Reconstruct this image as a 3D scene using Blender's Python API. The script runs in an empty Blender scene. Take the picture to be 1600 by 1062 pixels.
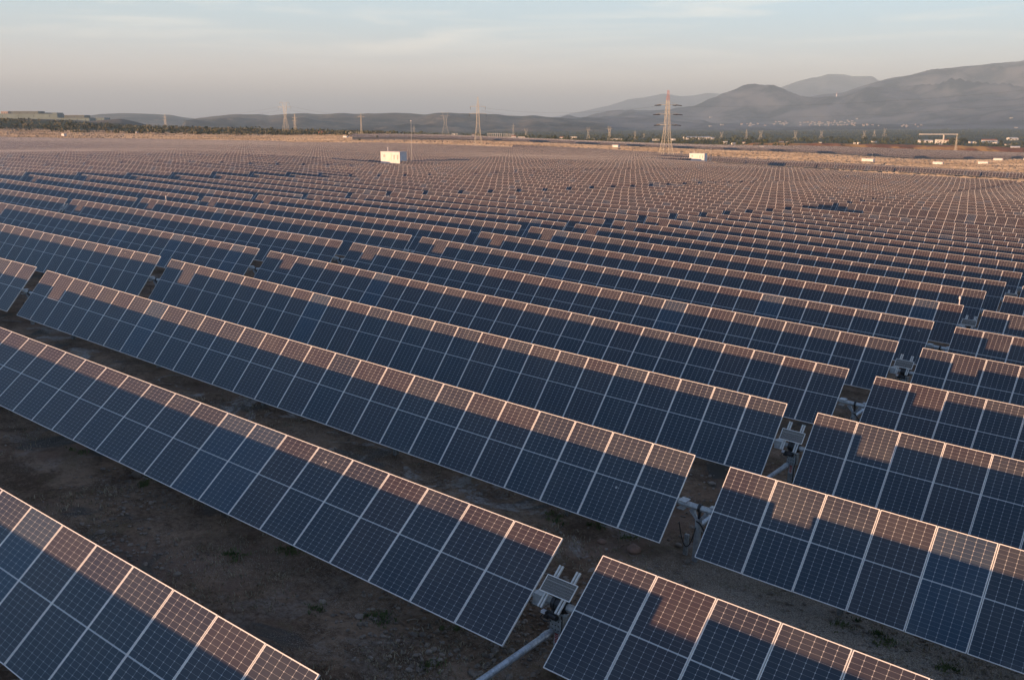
import bpy, math, random
import numpy as np
from mathutils import Matrix, Vector

random.seed(7)
RNG = np.random.default_rng(7)
SC = bpy.context.scene
COL = SC.collection
R = math.radians

# ------------------------------------------------------------------ camera
IMG_W, IMG_H, FPX = 1600.0, 1062.0, 1484.054
PITCH, YAW, ROLL, CAM_H = 0.22431, -0.66433, 0.00209, 8.297
fwd_h = np.array([math.sin(YAW), math.cos(YAW), 0.0])
right0 = np.array([math.cos(YAW), -math.sin(YAW), 0.0])
fwd = fwd_h * math.cos(PITCH) + np.array([0, 0, -math.sin(PITCH)])
up0 = fwd_h * math.sin(PITCH) + np.array([0, 0, math.cos(PITCH)])
cam_right = right0 * math.cos(ROLL) + up0 * math.sin(ROLL)
cam_up = -right0 * math.sin(ROLL) + up0 * math.cos(ROLL)
cam_pos = np.array([0.0, 0.0, CAM_H])
cam = bpy.data.cameras.new("camera")
cam.sensor_width = 36.0
cam.lens = FPX / IMG_W * 36.0
cam.clip_start, cam.clip_end = 0.1, 60000.0
cam_ob = bpy.data.objects.new("camera", cam)
COL.objects.link(cam_ob)
cam_ob.matrix_world = Matrix(((cam_right[0], cam_up[0], -fwd[0], 0), (cam_right[1], cam_up[1], -fwd[1], 0),
                              (cam_right[2], cam_up[2], -fwd[2], CAM_H), (0, 0, 0, 1)))
SC.camera = cam_ob

# ------------------------------------------------------------------ light
SUN_EL, SUN_AZ = R(5.9), R(19.0)          # light travels towards (sin az, cos az)
sun_to = np.array([-math.sin(SUN_AZ) * math.cos(SUN_EL), -math.cos(SUN_AZ) * math.cos(SUN_EL), math.sin(SUN_EL)])
sl = bpy.data.lights.new("sun", 'SUN')
sl.energy, sl.angle, sl.color = 5.0, R(0.5), (1.0, 0.575, 0.29)
so = bpy.data.objects.new("sun", sl)
COL.objects.link(so)
so.rotation_euler = Vector(sun_to).to_track_quat('Z', 'Y').to_euler()

world = bpy.data.worlds.new("World")
SC.world = world
world.use_nodes = True
wn, wl = world.node_tree.nodes, world.node_tree.links
wn.clear()
w_out = wn.new('ShaderNodeOutputWorld')
w_bg = wn.new('ShaderNodeBackground')
w_sky = wn.new('ShaderNodeTexSky')
w_sky.sky_type = 'NISHITA'
w_sky.sun_disc = False
w_sky.sun_elevation = SUN_EL
w_sky.sun_rotation = math.pi + SUN_AZ
w_sky.altitude = 200
w_sky.air_density, w_sky.dust_density, w_sky.ozone_density = 1.0, 0.10, 4.0
w_bg.inputs['Strength'].default_value = 0.092
# thin wisps of high cloud, laid out by direction in the sky
w_tc = wn.new('ShaderNodeTexCoord')
w_map = wn.new('ShaderNodeMapping')
w_map.inputs['Rotation'].default_value = (0, 0, R(-38))
w_map.inputs['Scale'].default_value = (1.9, 1.9, 24.0)
w_noise = wn.new('ShaderNodeTexNoise')
w_noise.inputs['Scale'].default_value = 2.3
w_noise.inputs['Detail'].default_value = 8
w_noise.inputs['Roughness'].default_value = 0.55
w_noise.inputs['Distortion'].default_value = 0.5
w_ramp = wn.new('ShaderNodeValToRGB')
w_ramp.color_ramp.elements[0].position = 0.50
w_ramp.color_ramp.elements[0].color = (0, 0, 0, 1)
w_ramp.color_ramp.elements[1].position = 0.74
w_ramp.color_ramp.elements[1].color = (0.55, 0.55, 0.55, 1)
w_mix = wn.new('ShaderNodeMix')
w_mix.data_type = 'RGBA'
w_sep = wn.new('ShaderNodeSeparateXYZ')
w_low = wn.new('ShaderNodeMapRange')           # the veil lies low in the sky and thins out overhead
w_low.interpolation_type = 'SMOOTHSTEP'
w_low.inputs[1].default_value, w_low.inputs[2].default_value = 0.10, 0.32
w_low.inputs[3].default_value, w_low.inputs[4].default_value = 0.66, 0.0
w_hor = wn.new('ShaderNodeMapRange')           # dusty warm air near the horizon
w_hor.interpolation_type = 'SMOOTHSTEP'
w_hor.inputs[1].default_value, w_hor.inputs[2].default_value = 0.0, 0.11
w_veil = wn.new('ShaderNodeMix')
w_veil.data_type = 'RGBA'
w_veil.inputs['A'].default_value = (6.8, 4.7, 3.75, 1)
w_veil.inputs['B'].default_value = (3.45, 3.9, 3.95, 1)
w_wisp = wn.new('ShaderNodeMix')
w_wisp.data_type = 'RGBA'
w_wisp.inputs['B'].default_value = (5.7, 5.1, 4.3, 1)
w_wm = wn.new('ShaderNodeMath')
w_wm.operation = 'MULTIPLY'
wl.new(w_tc.outputs['Generated'], w_map.inputs['Vector'])
wl.new(w_map.outputs['Vector'], w_noise.inputs['Vector'])
wl.new(w_noise.outputs['Fac'], w_ramp.inputs['Fac'])
wl.new(w_tc.outputs['Generated'], w_sep.inputs[0])
wl.new(w_sep.outputs[2], w_low.inputs[0])
wl.new(w_sep.outputs[2], w_hor.inputs[0])
wl.new(w_hor.outputs[0], w_veil.inputs['Factor'])
wl.new(w_low.outputs[0], w_mix.inputs['Factor'])
wl.new(w_sky.outputs['Color'], w_mix.inputs['A'])
wl.new(w_veil.outputs['Result'], w_mix.inputs['B'])
wl.new(w_ramp.outputs['Color'], w_wm.inputs[0])
wl.new(w_hor.outputs[0], w_wm.inputs[1])
wl.new(w_wm.outputs[0], w_wisp.inputs['Factor'])
wl.new(w_mix.outputs['Result'], w_wisp.inputs['A'])
wl.new(w_wisp.outputs['Result'], w_bg.inputs['Color'])
wl.new(w_bg.outputs['Background'], w_out.inputs['Surface'])

SC.view_settings.view_transform = 'Standard'
SC.view_settings.look = 'None'
SC.view_settings.gamma = 1.0
SC.view_settings.use_curve_mapping = False
SC.view_settings.exposure = 1.63
SC.cycles.use_denoising = True
SC.cycles.max_bounces = 6
SC.cycles.volume_bounces = 0
HAZE_DENSITY = 8.8e-5

# ------------------------------------------------------------------ helpers
def unproj(u, v, zc):
    """world point seen at photo pixel (u, v) at forward distance zc"""
    return cam_pos + cam_right * ((u - 800) / FPX * zc) + cam_up * ((531 - v) / FPX * zc) + fwd * zc

def project(X, Y, Z):
    p = np.stack([np.asarray(X, float), np.asarray(Y, float), np.asarray(Z, float) - CAM_H], -1)
    zc = p @ fwd
    zs = np.where(np.abs(zc) < 1e-6, 1e-6, zc)
    return 800 + FPX * (p @ cam_right) / zs, 531 - FPX * (p @ cam_up) / zs, zc

def set_props(o, label=None, cat=None, group=None, kind=None):
    if label: o['label'] = label
    if cat: o['category'] = cat
    if group: o['group'] = group
    if kind: o['kind'] = kind
    return o

def link(name, data, parent=None, mat=None):
    o = bpy.data.objects.new(name, data)
    COL.objects.link(o)
    if parent is not None: o.parent = parent
    if mat is not None: o.matrix_basis = mat
    return o

def empty(name, mat, label, cat, group=None):
    o = bpy.data.objects.new(name, None)
    o.empty_display_size = 0.2
    COL.objects.link(o)
    o.matrix_basis = mat
    return set_props(o, label, cat, group)

class MB:
    """collects shapes and links them as one mesh"""
    def __init__(s):
        s.v, s.f, s.m, s.uv = [], [], [], None
    def face(s, pts, m=0):
        n = len(s.v); s.v += [tuple(p) for p in pts]; s.f.append(tuple(range(n, n + len(pts)))); s.m.append(m)
    def box(s, lo, hi, m=0, M=None):
        x0, y0, z0 = lo; x1, y1, z1 = hi
        P = [(x0, y0, z0), (x1, y0, z0), (x1, y1, z0), (x0, y1, z0), (x0, y0, z1), (x1, y0, z1), (x1, y1, z1), (x0, y1, z1)]
        if M is not None: P = [tuple(M @ Vector(p)) for p in P]
        n = len(s.v); s.v += P
        for q in ((0, 3, 2, 1), (4, 5, 6, 7), (0, 1, 5, 4), (1, 2, 6, 5), (2, 3, 7, 6), (3, 0, 4, 7)):
            s.f.append(tuple(n + i for i in q)); s.m.append(m)
    def tube(s, pts, r, seg=8, m=0, caps=True, rot=0.0):
        pts = [Vector(p) for p in pts]; rs = r if isinstance(r, (list, tuple)) else [r] * len(pts)
        n0 = len(s.v); prev = None
        for i, p in enumerate(pts):
            d = (pts[min(i + 1, len(pts) - 1)] - pts[max(i - 1, 0)]).normalized()
            a = Vector((0, 0, 1)) if abs(d.z) < 0.95 else Vector((1, 0, 0))
            if prev is not None: a = prev
            e1 = (a - d * a.dot(d)).normalized(); e2 = d.cross(e1); prev = e1
            for k in range(seg):
                t = 2 * math.pi * k / seg + rot
                s.v.append(tuple(p + e1 * (rs[i] * math.cos(t)) + e2 * (rs[i] * math.sin(t))))
        for i in range(len(pts) - 1):
            for k in range(seg):
                a = n0 + i * seg + k; b = n0 + i * seg + (k + 1) % seg
                s.f.append((a, b, b + seg, a + seg)); s.m.append(m)
        if caps:
            s.f.append(tuple(n0 + k for k in reversed(range(seg)))); s.m.append(m)
            e = n0 + (len(pts) - 1) * seg
            s.f.append(tuple(e + k for k in range(seg))); s.m.append(m)
    def bar(s, a, b, w, m=0):
        s.tube([a, b], w * 0.7071, 4, m, True, math.pi / 4)
    def blob(s, c, rx, ry, rz, n, size, rng, m=0, zmin=None):
        """n leaf-clump faces spread through an ellipsoid"""
        for _ in range(n):
            d = rng.normal(size=3); d /= np.linalg.norm(d) + 1e-9
            rr = rng.uniform(0.35, 1.0) ** 0.6
            p = np.array([c[0] + d[0] * rx * rr, c[1] + d[1] * ry * rr, c[2] + d[2] * rz * rr])
            if zmin is not None and p[2] < zmin: p[2] = zmin + abs(rng.normal()) * rz * 0.2
            a = rng.normal(size=3); a /= np.linalg.norm(a) + 1e-9
            b = np.cross(a, rng.normal(size=3)); b /= np.linalg.norm(b) + 1e-9
            q = size * rng.uniform(0.6, 1.4)
            s.face([p - a * q, p + b * q * 0.8, p + a * q, p - b * q * 0.8], m)
    def mesh(s, name, mats, smooth=False):
        me = bpy.data.meshes.new(name)
        me.from_pydata(s.v, [], s.f)
        for mt in mats: me.materials.append(mt)
        if len(mats) > 1: me.polygons.foreach_set('material_index', s.m)
        if smooth: me.polygons.foreach_set('use_smooth', [True] * len(s.f))
        me.update()
        return me
    def build(s, name, mats, parent=None, mat=None, smooth=False):
        if not isinstance(mats, (list, tuple)): mats = [mats]
        return link(name, s.mesh(name, mats, smooth), parent, mat)

def quad_mesh(name, V, UV, mats, mi=None):
    """many separate quads at once; V (n,4,3), UV (n,4,2)"""
    n = len(V)
    me = bpy.data.meshes.new(name)
    me.vertices.add(n * 4); me.loops.add(n * 4); me.polygons.add(n)
    me.vertices.foreach_set('co', np.ascontiguousarray(V, dtype=np.float32).ravel())
    me.loops.foreach_set('vertex_index', np.arange(n * 4, dtype=np.int32))
    me.polygons.foreach_set('loop_start', np.arange(0, n * 4, 4, dtype=np.int32))
    uvl = me.uv_layers.new(name='UVMap')
    uvl.data.foreach_set('uv', np.ascontiguousarray(UV, dtype=np.float32).ravel())
    for m in mats: me.materials.append(m)
    if mi is not None: me.polygons.foreach_set('material_index', np.asarray(mi, dtype=np.int32))
    me.update(calc_edges=True)
    return me

# ------------------------------------------------------------------ terrain
NRM = [(a, b) for a in range(0, 5) for b in range(0, 5) if 1 <= a + b <= 4]
NRC = [-2.1696, 0.2214, 0.0512, -0.0719, -2.0002, -1.4254, 0.5896, -0.1339, 0.8628, -1.2179, 0.1633, 0.8746, -0.2515, 0.2135]
def near_poly(x, y):
    z = 0.0
    for (a, b), c in zip(NRM, NRC): z = z + c * (x / 50) ** a * (y / 50) ** b
    return z
TUBE_H = 1.45                       # torque tube axis above the soil
ROW_P, ROW_Y0, ROW_X0, GAP, SKEW, TILT0 = 6.07475, 6.73144, -9.37006, 0.85351, -0.22444, 0.82426
MOD_P, MOD_W, MOD_L, NMOD = 1.15, 1.134, 2.278, 27
TAB_L = NMOD * MOD_P
TAB_P = TAB_L + GAP
DX = [0.079, 0.03, -0.025, -0.025, -0.078, 0.008, -0.027, 0.026, -0.011, 0.017, 0.006, -0.095, -0.044, 0.138]
DY = [-0.047, 0.023, -0.03, 0.066, 0.014, -0.003, 0.037, -0.016, -0.042, -0.012, -0.019, 0.026, -0.006, 0.009]
DZ = [0.038, -0.01, 0.0, -0.028, -0.033, 0.016, -0.008, 0.005, 0.038, -0.018, 0.005, 0.004, -0.007, -0.001]
ctrl = []
for r in range(14):
    y = ROW_Y0 + r * ROW_P
    lo = {0: -24, 1: -34, 2: -48, 3: -62, 4: -77, 5: -91, 6: -100}.get(r, -118)
    for x in np.linspace(lo, -1 - r * 0.7, 8): ctrl.append((x, y, near_poly(x, y)))
for u, v, zc, kk in [
    (1597, 341.5, 114.7, 't'), (1597, 334.5, 122, 't'), (1597, 326.4, 132, 't'), (1597, 318.5, 143, 't'), (1597, 304.4, 186, 't'),
    (1597, 296, 212, 't'), (1597, 286.5, 238, 't'), (1597, 281.8, 254, 't'), (1597, 275.5, 353, 'm'),
    (1200, 319.8, 118, 't'), (1200, 304.4, 140, 't'), (1200, 290, 167.6, 't'), (1200, 276, 217, 't'), (1200, 266, 246, 't'), (1200, 254, 430, 'm'),
    (800, 290.5, 130.6, 't'), (800, 284, 140, 't'), (800, 276, 156, 't'), (800, 269.6, 170, 't'), (800, 262, 187, 't'), (800, 253.7, 226, 't'), (800, 247, 250, 't'), (800, 243, 373, 'm'),
    (400, 265.4, 138, 't'), (400, 258, 157, 't'), (400, 249.5, 182, 't'), (400, 241.6, 205, 't'), (400, 227, 365, 't'), (400, 213, 1000, 'g'),
    (5, 262.6, 120.5, 't'), (5, 256.7, 133, 't'), (5, 251.4, 146, 't'), (5, 245.5, 159, 't'), (5, 240.5, 172, 't'), (5, 233, 300, 't'), (5, 219.8, 450, 't'), (5, 207, 1000, 'g'),
    (615, 252, 235, 't'), (1090, 247.5, 385, 't'), (1355, 253, 560, 'g'), (1465, 257, 680, 'g'), (1122, 230.5, 1000, 'g'), (900, 222.5, 1000, 'g'),
    (700, 214.5, 1000, 'g'), (600, 222, 700, 'g'), (800, 226, 650, 'g'), (1000, 236, 600, 'g'), (1200, 238, 750, 'g'), (1600, 248, 800, 'g'),
    (1600, 240, 1100, 'g'), (1300, 231, 1100, 'g'), (0, 188, 1500, 'g'), (110, 193, 1500, 'g'), (310, 201.5, 1500, 'g'), (0, 189, 2500, 'g'), (200, 198, 2500, 'g'), (400, 206, 2500, 'g'), (700, 213, 2500, 'g'), (1000, 215, 2500, 'g'),
    (1300, 216, 2500, 'g'), (1600, 218, 2500, 'g'), (200, 198.5, 1500, 'g'), (450, 206, 1500, 'g'), (600, 210, 1500, 'g'),
    (0, 206, 6000, 'g'), (800, 203, 6000, 'g'), (1600, 201.5, 6000, 'g'), (0, 201, 25000, 'g'), (1600, 201, 25000, 'g')]:
    p = unproj(u, v, zc)
    ctrl.append((p[0], p[1], p[2] + {'t': -0.84, 'm': 0.0, 'g': TUBE_H}[kk]))
for x, y, z in [(-40, -40, 1.5), (40, -40, -1), (0, -30, 0.4), (-20, -10, 0.8), (10, -8, -0.3), (40, 20, -2.5), (60, 80, -5.5), (40, 130, -7), (120, 240, -11), (0, -300, 3), (300, 0, -8), (-300, -100, 4), (300, 900, -30), (0, -3000, 0), (3000, 0, -40), (-3000, -2000, 10)]:
    ctrl.append((x, y, z))
ctrl = np.array(ctrl)
def warp(x, y):
    r = np.sqrt(x * x + y * y) + 1e-6
    s = np.arcsinh(r / 60) / r * 60
    return np.stack([x * s, y * s], -1) / 60
def _tps(d2): return 0.5 * d2 * np.log(d2 + 1e-12)
_cw = warp(ctrl[:, 0], ctrl[:, 1]); _n = len(ctrl)
_A = np.zeros((_n + 3, _n + 3))
_A[:_n, :_n] = _tps(((_cw[:, None] - _cw[None]) ** 2).sum(-1)) + np.eye(_n) * 2e-4
_A[:_n, _n] = 1; _A[:_n, _n + 1:] = _cw; _A[_n:, :_n] = _A[:_n, _n:].T
_W = np.linalg.solve(_A, np.concatenate([ctrl[:, 2], np.zeros(3)]))
def tube_z(x, y):
    x = np.atleast_1d(np.asarray(x, float)); y = np.atleast_1d(np.asarray(y, float)); sh = x.shape
    x = x.ravel(); y = y.ravel(); out = np.empty(len(x))
    for i in range(0, len(x), 20000):
        w = warp(x[i:i + 20000], y[i:i + 20000])
        out[i:i + 20000] = _tps(((w[:, None] - _cw[None]) ** 2).sum(-1)) @ _W[:_n] + _W[_n] + w @ _W[_n + 1:]
    return out.reshape(sh)
def vnoise(x, y, seed=0):
    """smooth value noise on numpy arrays, about -1..1"""
    x = np.asarray(x, float); y = np.asarray(y, float)
    xi = np.floor(x).astype(np.int64); yi = np.floor(y).astype(np.int64); fx = x - xi; fy = y - yi
    fx = fx * fx * (3 - 2 * fx); fy = fy * fy * (3 - 2 * fy)
    def hsh(a, b):
        h = (a * 374761393 + b * 668265263 + seed * 974711) & 0x7fffffff
        h = ((h ^ (h >> 13)) * 1274126177) & 0x7fffffff
        return ((h ^ (h >> 16)) & 0xffff) / 32767.5 - 1
    return (hsh(xi, yi) * (1 - fx) + hsh(xi + 1, yi) * fx) * (1 - fy) + (hsh(xi, yi + 1) * (1 - fx) + hsh(xi + 1, yi + 1) * fx) * fy
def fbm(x, y, oct=4, seed=0, gain=0.5):
    a, s = 1.0, 0.0
    for o in range(oct):
        s = s + a * vnoise(x * 2 ** o + 17.3 * o, y * 2 ** o - 9.1 * o, seed + o); a *= gain
    return s
def ground_z(x, y):
    x = np.asarray(x, float); y = np.asarray(y, float); r = np.sqrt(x * x + y * y)
    z = tube_z(x, y) - TUBE_H
    z = z + 0.05 * fbm(x / 1.7, y / 1.7, 3, 3) * np.clip((400 - r) / 300, 0, 1)
    z = z + np.clip((r - 1100) / 900, 0, 1) * 1.6 * fbm(x / 160, y / 160, 3, 5)
    return z
def ground_hit(u, v, lo=15.0, hi=9000.0):
    """forward distance at which the view ray through photo pixel (u, v) meets the ground"""
    zc = np.exp(np.linspace(math.log(lo), math.log(hi), 900))
    P = cam_pos + cam_right * ((u - 800) / FPX) * zc[:, None] + cam_up * ((531 - v) / FPX) * zc[:, None] + fwd * zc[:, None]
    hit = np.nonzero(P[:, 2] <= ground_z(P[:, 0], P[:, 1]))[0]
    return float(zc[hit[0]]) if len(hit) else None

# ------------------------------------------------------------------ materials
def new_mat(name):
    m = bpy.data.materials.new(name); m.use_nodes = True
    nt = m.node_tree; nt.nodes.clear()
    out = nt.nodes.new('ShaderNodeOutputMaterial'); b = nt.nodes.new('ShaderNodeBsdfPrincipled')
    nt.links.new(b.outputs[0], out.inputs['Surface'])
    return m, nt, b
class NT:
    def __init__(s, nt): s.nt = nt
    def node(s, t, **k):
        n = s.nt.nodes.new(t)
        for a, b in k.items(): setattr(n, a, b)
        return n
    def inp(s, n, i, v):
        if hasattr(v, 'is_linked') or isinstance(v, bpy.types.NodeSocket): s.nt.links.new(v, n.inputs[i])
        else: n.inputs[i].default_value = v
    def math(s, op, a, b=0.0, c=0.0):
        n = s.node('ShaderNodeMath', operation=op)
        s.inp(n, 0, a); s.inp(n, 1, b); s.inp(n, 2, c)
        return n.outputs[0]
    def mix(s, f, a, b, blend='MIX'):
        n = s.node('ShaderNodeMix', data_type='RGBA', blend_type=blend)
        s.inp(n, 0, f); s.inp(n, 6, a); s.inp(n, 7, b)
        return n.outputs[2]
    def noise(s, scale, detail=4, rough=0.5, vec=None, dist=0.0):
        n = s.node('ShaderNodeTexNoise')
        n.inputs['Scale'].default_value = scale; n.inputs['Detail'].default_value = detail
        n.inputs['Roughness'].default_value = rough; n.inputs['Distortion'].default_value = dist
        if vec is not None: s.nt.links.new(vec, n.inputs['Vector'])
        return n.outputs['Fac']
    def step(s, v, lo, hi):
        n = s.node('ShaderNodeMapRange', interpolation_type='SMOOTHSTEP')
        s.inp(n, 0, v); n.inputs[1].default_value = lo; n.inputs[2].default_value = hi
        return n.outputs[0]
    def geo_pos(s): return s.node('ShaderNodeNewGeometry').outputs['Position']
    def bump(s, h, dist, strength=1.0):
        n = s.node('ShaderNodeBump'); n.inputs['Strength'].default_value = strength; n.inputs['Distance'].default_value = dist
        s.nt.links.new(h, n.inputs['Height'])
        return n.outputs[0]
def col4(c): return (c[0], c[1], c[2], 1.0)
def plain(name, c, rough=0.7, metal=0.0, var=0.25, scale=3.0, bump=0.0, spec=0.5, worldpos=False):
    """one colour broken up by grime noise"""
    m, nt, b = new_mat(name); N = NT(nt)
    vec = N.geo_pos() if worldpos else N.node('ShaderNodeTexCoord').outputs['Object']
    f = N.noise(scale, 5, 0.6, vec)
    f = N.step(f, 0.3, 0.7)
    c1 = col4([x * (1 - var) for x in c]); c2 = col4([min(1, x * (1 + var * 0.6)) for x in c])
    nt.links.new(N.mix(f, c1, c2), b.inputs['Base Color'])
    b.inputs['Roughness'].default_value = rough; b.inputs['Metallic'].default_value = metal
    b.inputs['Specular IOR Level'].default_value = spec
    if bump: nt.links.new(N.bump(N.noise(scale * 6, 4, 0.6, vec), bump), b.inputs['Normal'])
    return m

def panel_material(name, with_frame):
    m, nt, b = new_mat(name); N = NT(nt)
    uv = N.node('ShaderNodeUVMap').outputs[0]
    sp = N.node('ShaderNodeSeparateXYZ'); nt.links.new(uv, sp.inputs[0])
    u, v = sp.outputs[0], sp.outputs[1]
    um = N.math('DIVIDE', u, MOD_P)
    ul = N.math('MULTIPLY', N.math('SUBTRACT', N.math('FRACT', um), 0.5), MOD_P)        # -0.575..0.575 in one panel
    pid = N.math('FLOOR', um)
    ua = N.math('ABSOLUTE', ul); va = N.math('ABSOLUTE', v)
    ex = N.math('FRACT', N.math('DIVIDE', N.math('ADD', ul, 0.552), 0.184))
    ex = N.math('MULTIPLY', N.math('SUBTRACT', 0.5, N.math('ABSOLUTE', N.math('SUBTRACT', ex, 0.5))), 0.184)   # metres to cell edge
    ey = N.math('FRACT', N.math('DIVIDE', N.math('SUBTRACT', va, 0.011), 0.0928))
    ey = N.math('MULTIPLY', N.math('SUBTRACT', 0.5, N.math('ABSOLUTE', N.math('SUBTRACT', ey, 0.5))), 0.0928)
    lx = N.math('LESS_THAN', ex, 0.0030); ly = N.math('LESS_THAN', ey, 0.0021)
    dm = N.math('LESS_THAN', N.math('ADD', ex, ey), 0.013)
    cen = N.math('LESS_THAN', va, 0.012)
    mar = N.math('GREATER_THAN', ua, 0.5535)
    ln = N.math('MAXIMUM', N.math('MULTIPLY', lx, 0.62), N.math('MULTIPLY', ly, 0.42))
    ln = N.math('MAXIMUM', N.math('MAXIMUM', ln, dm), N.math('MAXIMUM', cen, mar))
    # per panel tint
    oi = N.node('ShaderNodeObjectInfo')
    wn_ = N.node('ShaderNodeTexWhiteNoise', noise_dimensions='2D')
    cx = N.node('ShaderNodeCombineXYZ'); N.inp(cx, 0, pid); N.inp(cx, 1, N.math('MULTIPLY', oi.outputs['Random'], 977.0))
    nt.links.new(cx.outputs[0], wn_.inputs['Vector'])
    rnd = wn_.outputs['Value']
    cell = N.mix(N.step(rnd, 0.1, 0.95), (0.038, 0.029, 0.034, 1), (0.050, 0.030, 0.029, 1))
    odd = N.math('GREATER_THAN', rnd, 0.94)
    cell = N.mix(N.math('MULTIPLY', odd, 0.7), cell, (0.034, 0.050, 0.080, 1))
    # faint variation of whole cells and a film of dust with run-off streaks
    pos = N.geo_pos()
    dust = N.noise(0.9, 5, 0.6, pos)
    dust = N.math('MULTIPLY', N.step(dust, 0.30, 0.8), 0.17)
    cell = N.mix(dust, cell, (0.17, 0.145, 0.13, 1))
    low = N.math('MULTIPLY', N.step(v, -0.80, -1.12), N.math('MULTIPLY', N.step(N.noise(1.7, 4, 0.6, pos), 0.40, 0.75), 0.22))
    cell = N.mix(low, cell, (0.20, 0.175, 0.155, 1))                       # dirt gathered along the lower edge
    vo = N.node('ShaderNodeTexVoronoi'); vo.inputs['Scale'].default_value = 0.9; nt.links.new(pos, vo.inputs['Vector'])
    vs = N.node('ShaderNodeSeparateXYZ'); nt.links.new(vo.outputs['Color'], vs.inputs[0])
    spot = N.math('MULTIPLY', N.math('LESS_THAN', vo.outputs['Distance'], 0.028), N.math('GREATER_THAN', vs.outputs[0], 0.55))
    cell = N.mix(spot, cell, (0.45, 0.44, 0.40, 1))                        # bird droppings
    line = (0.52, 0.50, 0.48, 1)
    c = N.mix(ln, cell, line)
    rough = N.math('ADD', 0.42, N.math('MULTIPLY', dust, 0.5))
    if with_frame:
        fr = N.math('MAXIMUM', N.math('GREATER_THAN', ua, 0.5525), N.math('GREATER_THAN', va, 1.1225))
        c = N.mix(fr, c, (0.80, 0.78, 0.74, 1))
        rough = N.math('MAXIMUM', rough, N.math('MULTIPLY', fr, 0.45))
    nt.links.new(c, b.inputs['Base Color']); nt.links.new(rough, b.inputs['Roughness'])
    b.inputs['IOR'].default_value = 1.45
    b.inputs['Specular IOR Level'].default_value = 0.85
    b.inputs['Specular Tint'].default_value = (0.32, 0.78, 1.0, 1)
    return m

MAT = {}
MAT['panel'] = panel_material('solar_glass', False)
MAT['panel_far'] = panel_material('solar_glass_with_frame', True)
MAT['frame'] = plain('aluminium_frame', (0.86, 0.82, 0.77), 0.40, 0.1, 0.12, 2.0)
MAT['back'] = plain('panel_backsheet', (0.62, 0.63, 0.64), 0.6, 0, 0.15, 2.0)
MAT['galv'] = plain('galvanised_steel', (0.40, 0.41, 0.41), 0.5, 0.35, 0.3, 9.0)
MAT['galv_dull'] = plain('weathered_steel', (0.33, 0.34, 0.33), 0.62, 0.25, 0.35, 14.0)
MAT['pipe'] = plain('galvanised_pipe', (0.42, 0.45, 0.48), 0.42, 0.5, 0.35, 12.0)
MAT['rail'] = plain('pale_rail', (0.60, 0.58, 0.54), 0.5, 0.2, 0.2, 10.0)
MAT['black'] = plain('black_plastic', (0.018, 0.018, 0.019), 0.5, 0, 0.4, 12.0)
MAT['white'] = plain('white_paint', (0.68, 0.65, 0.66), 0.55, 0, 0.10, 1.2)
MAT['white_old'] = plain('white_render', (0.74, 0.71, 0.66), 0.85, 0, 0.15, 0.2)
MAT['town_wall'] = plain('town_wall', (0.42, 0.40, 0.37), 0.9, 0, 0.3, 0.05)
MAT['pink_wall'] = plain('pink_wall', (0.40, 0.30, 0.25), 0.9, 0, 0.2, 0.1)
MAT['roof_red'] = plain('clay_tile', (0.34, 0.15, 0.10), 0.85, 0, 0.3, 0.5)
MAT['roof_grey'] = plain('grey_roof', (0.42, 0.43, 0.43), 0.7, 0, 0.15, 0.1)
MAT['teal'] = plain('green_cladding', (0.15, 0.20, 0.195), 0.7, 0, 0.2, 0.06)
MAT['teal_dark'] = plain('dark_cladding', (0.10, 0.12, 0.12), 0.7, 0, 0.2, 0.06)
MAT['glass_dark'] = plain('window_pane', (0.05, 0.06, 0.07), 0.1, 0, 0.2, 2.0)
MAT['grey_paint'] = plain('grey_vent', (0.42, 0.42, 0.41), 0.6, 0, 0.2, 3.0)
MAT['red'] = plain('red_paint', (0.55, 0.05, 0.03), 0.6, 0, 0.2, 2.0)
MAT['orange'] = plain('orange_wall', (0.52, 0.16, 0.09), 0.8, 0, 0.2, 0.2)
MAT['tower'] = plain('lattice_steel', (0.66, 0.60, 0.48), 0.6, 0.1, 0.2, 0.4)
MAT['tower_red'] = plain('lattice_red', (0.55, 0.25, 0.20), 0.6, 0, 0.2, 0.4)
MAT['insulator'] = plain('insulator_brown', (0.035, 0.022, 0.018), 0.35, 0, 0.3, 2.0)
MAT['bark'] = plain('bark', (0.10, 0.075, 0.05), 0.9, 0, 0.3, 2.0)
def leaf_mat(name, c1, c2, scale):
    m, nt, b = new_mat(name); N = NT(nt)
    f = N.noise(scale, 4, 0.65, N.geo_pos())
    nt.links.new(N.mix(N.step(f, 0.36, 0.64), col4(c1), col4(c2)), b.inputs['Base Color'])
    b.inputs['Roughness'].default_value = 0.8; b.inputs['Specular IOR Level'].default_value = 0.2
    return m
MAT['leaf_dark'] = leaf_mat('dark_foliage', (0.026, 0.036, 0.016), (0.085, 0.09, 0.038), 0.12)
MAT['leaf_scrub'] = leaf_mat('scrub_foliage', (0.05, 0.06, 0.034), (0.16, 0.14, 0.085), 0.03)
MAT['grass'] = leaf_mat('tuft_green', (0.06, 0.095, 0.03), (0.16, 0.19, 0.08), 2.0)
MAT['straw'] = leaf_mat('tuft_straw', (0.20, 0.165, 0.11), (0.42, 0.36, 0.26), 3.0)
MAT['stone'] = plain('stone', (0.22, 0.18, 0.145), 0.9, 0, 0.45, 2.0, worldpos=True)
MAT['stick'] = plain('dry_stick', (0.30, 0.25, 0.19), 0.9, 0, 0.3, 5.0)

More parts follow.
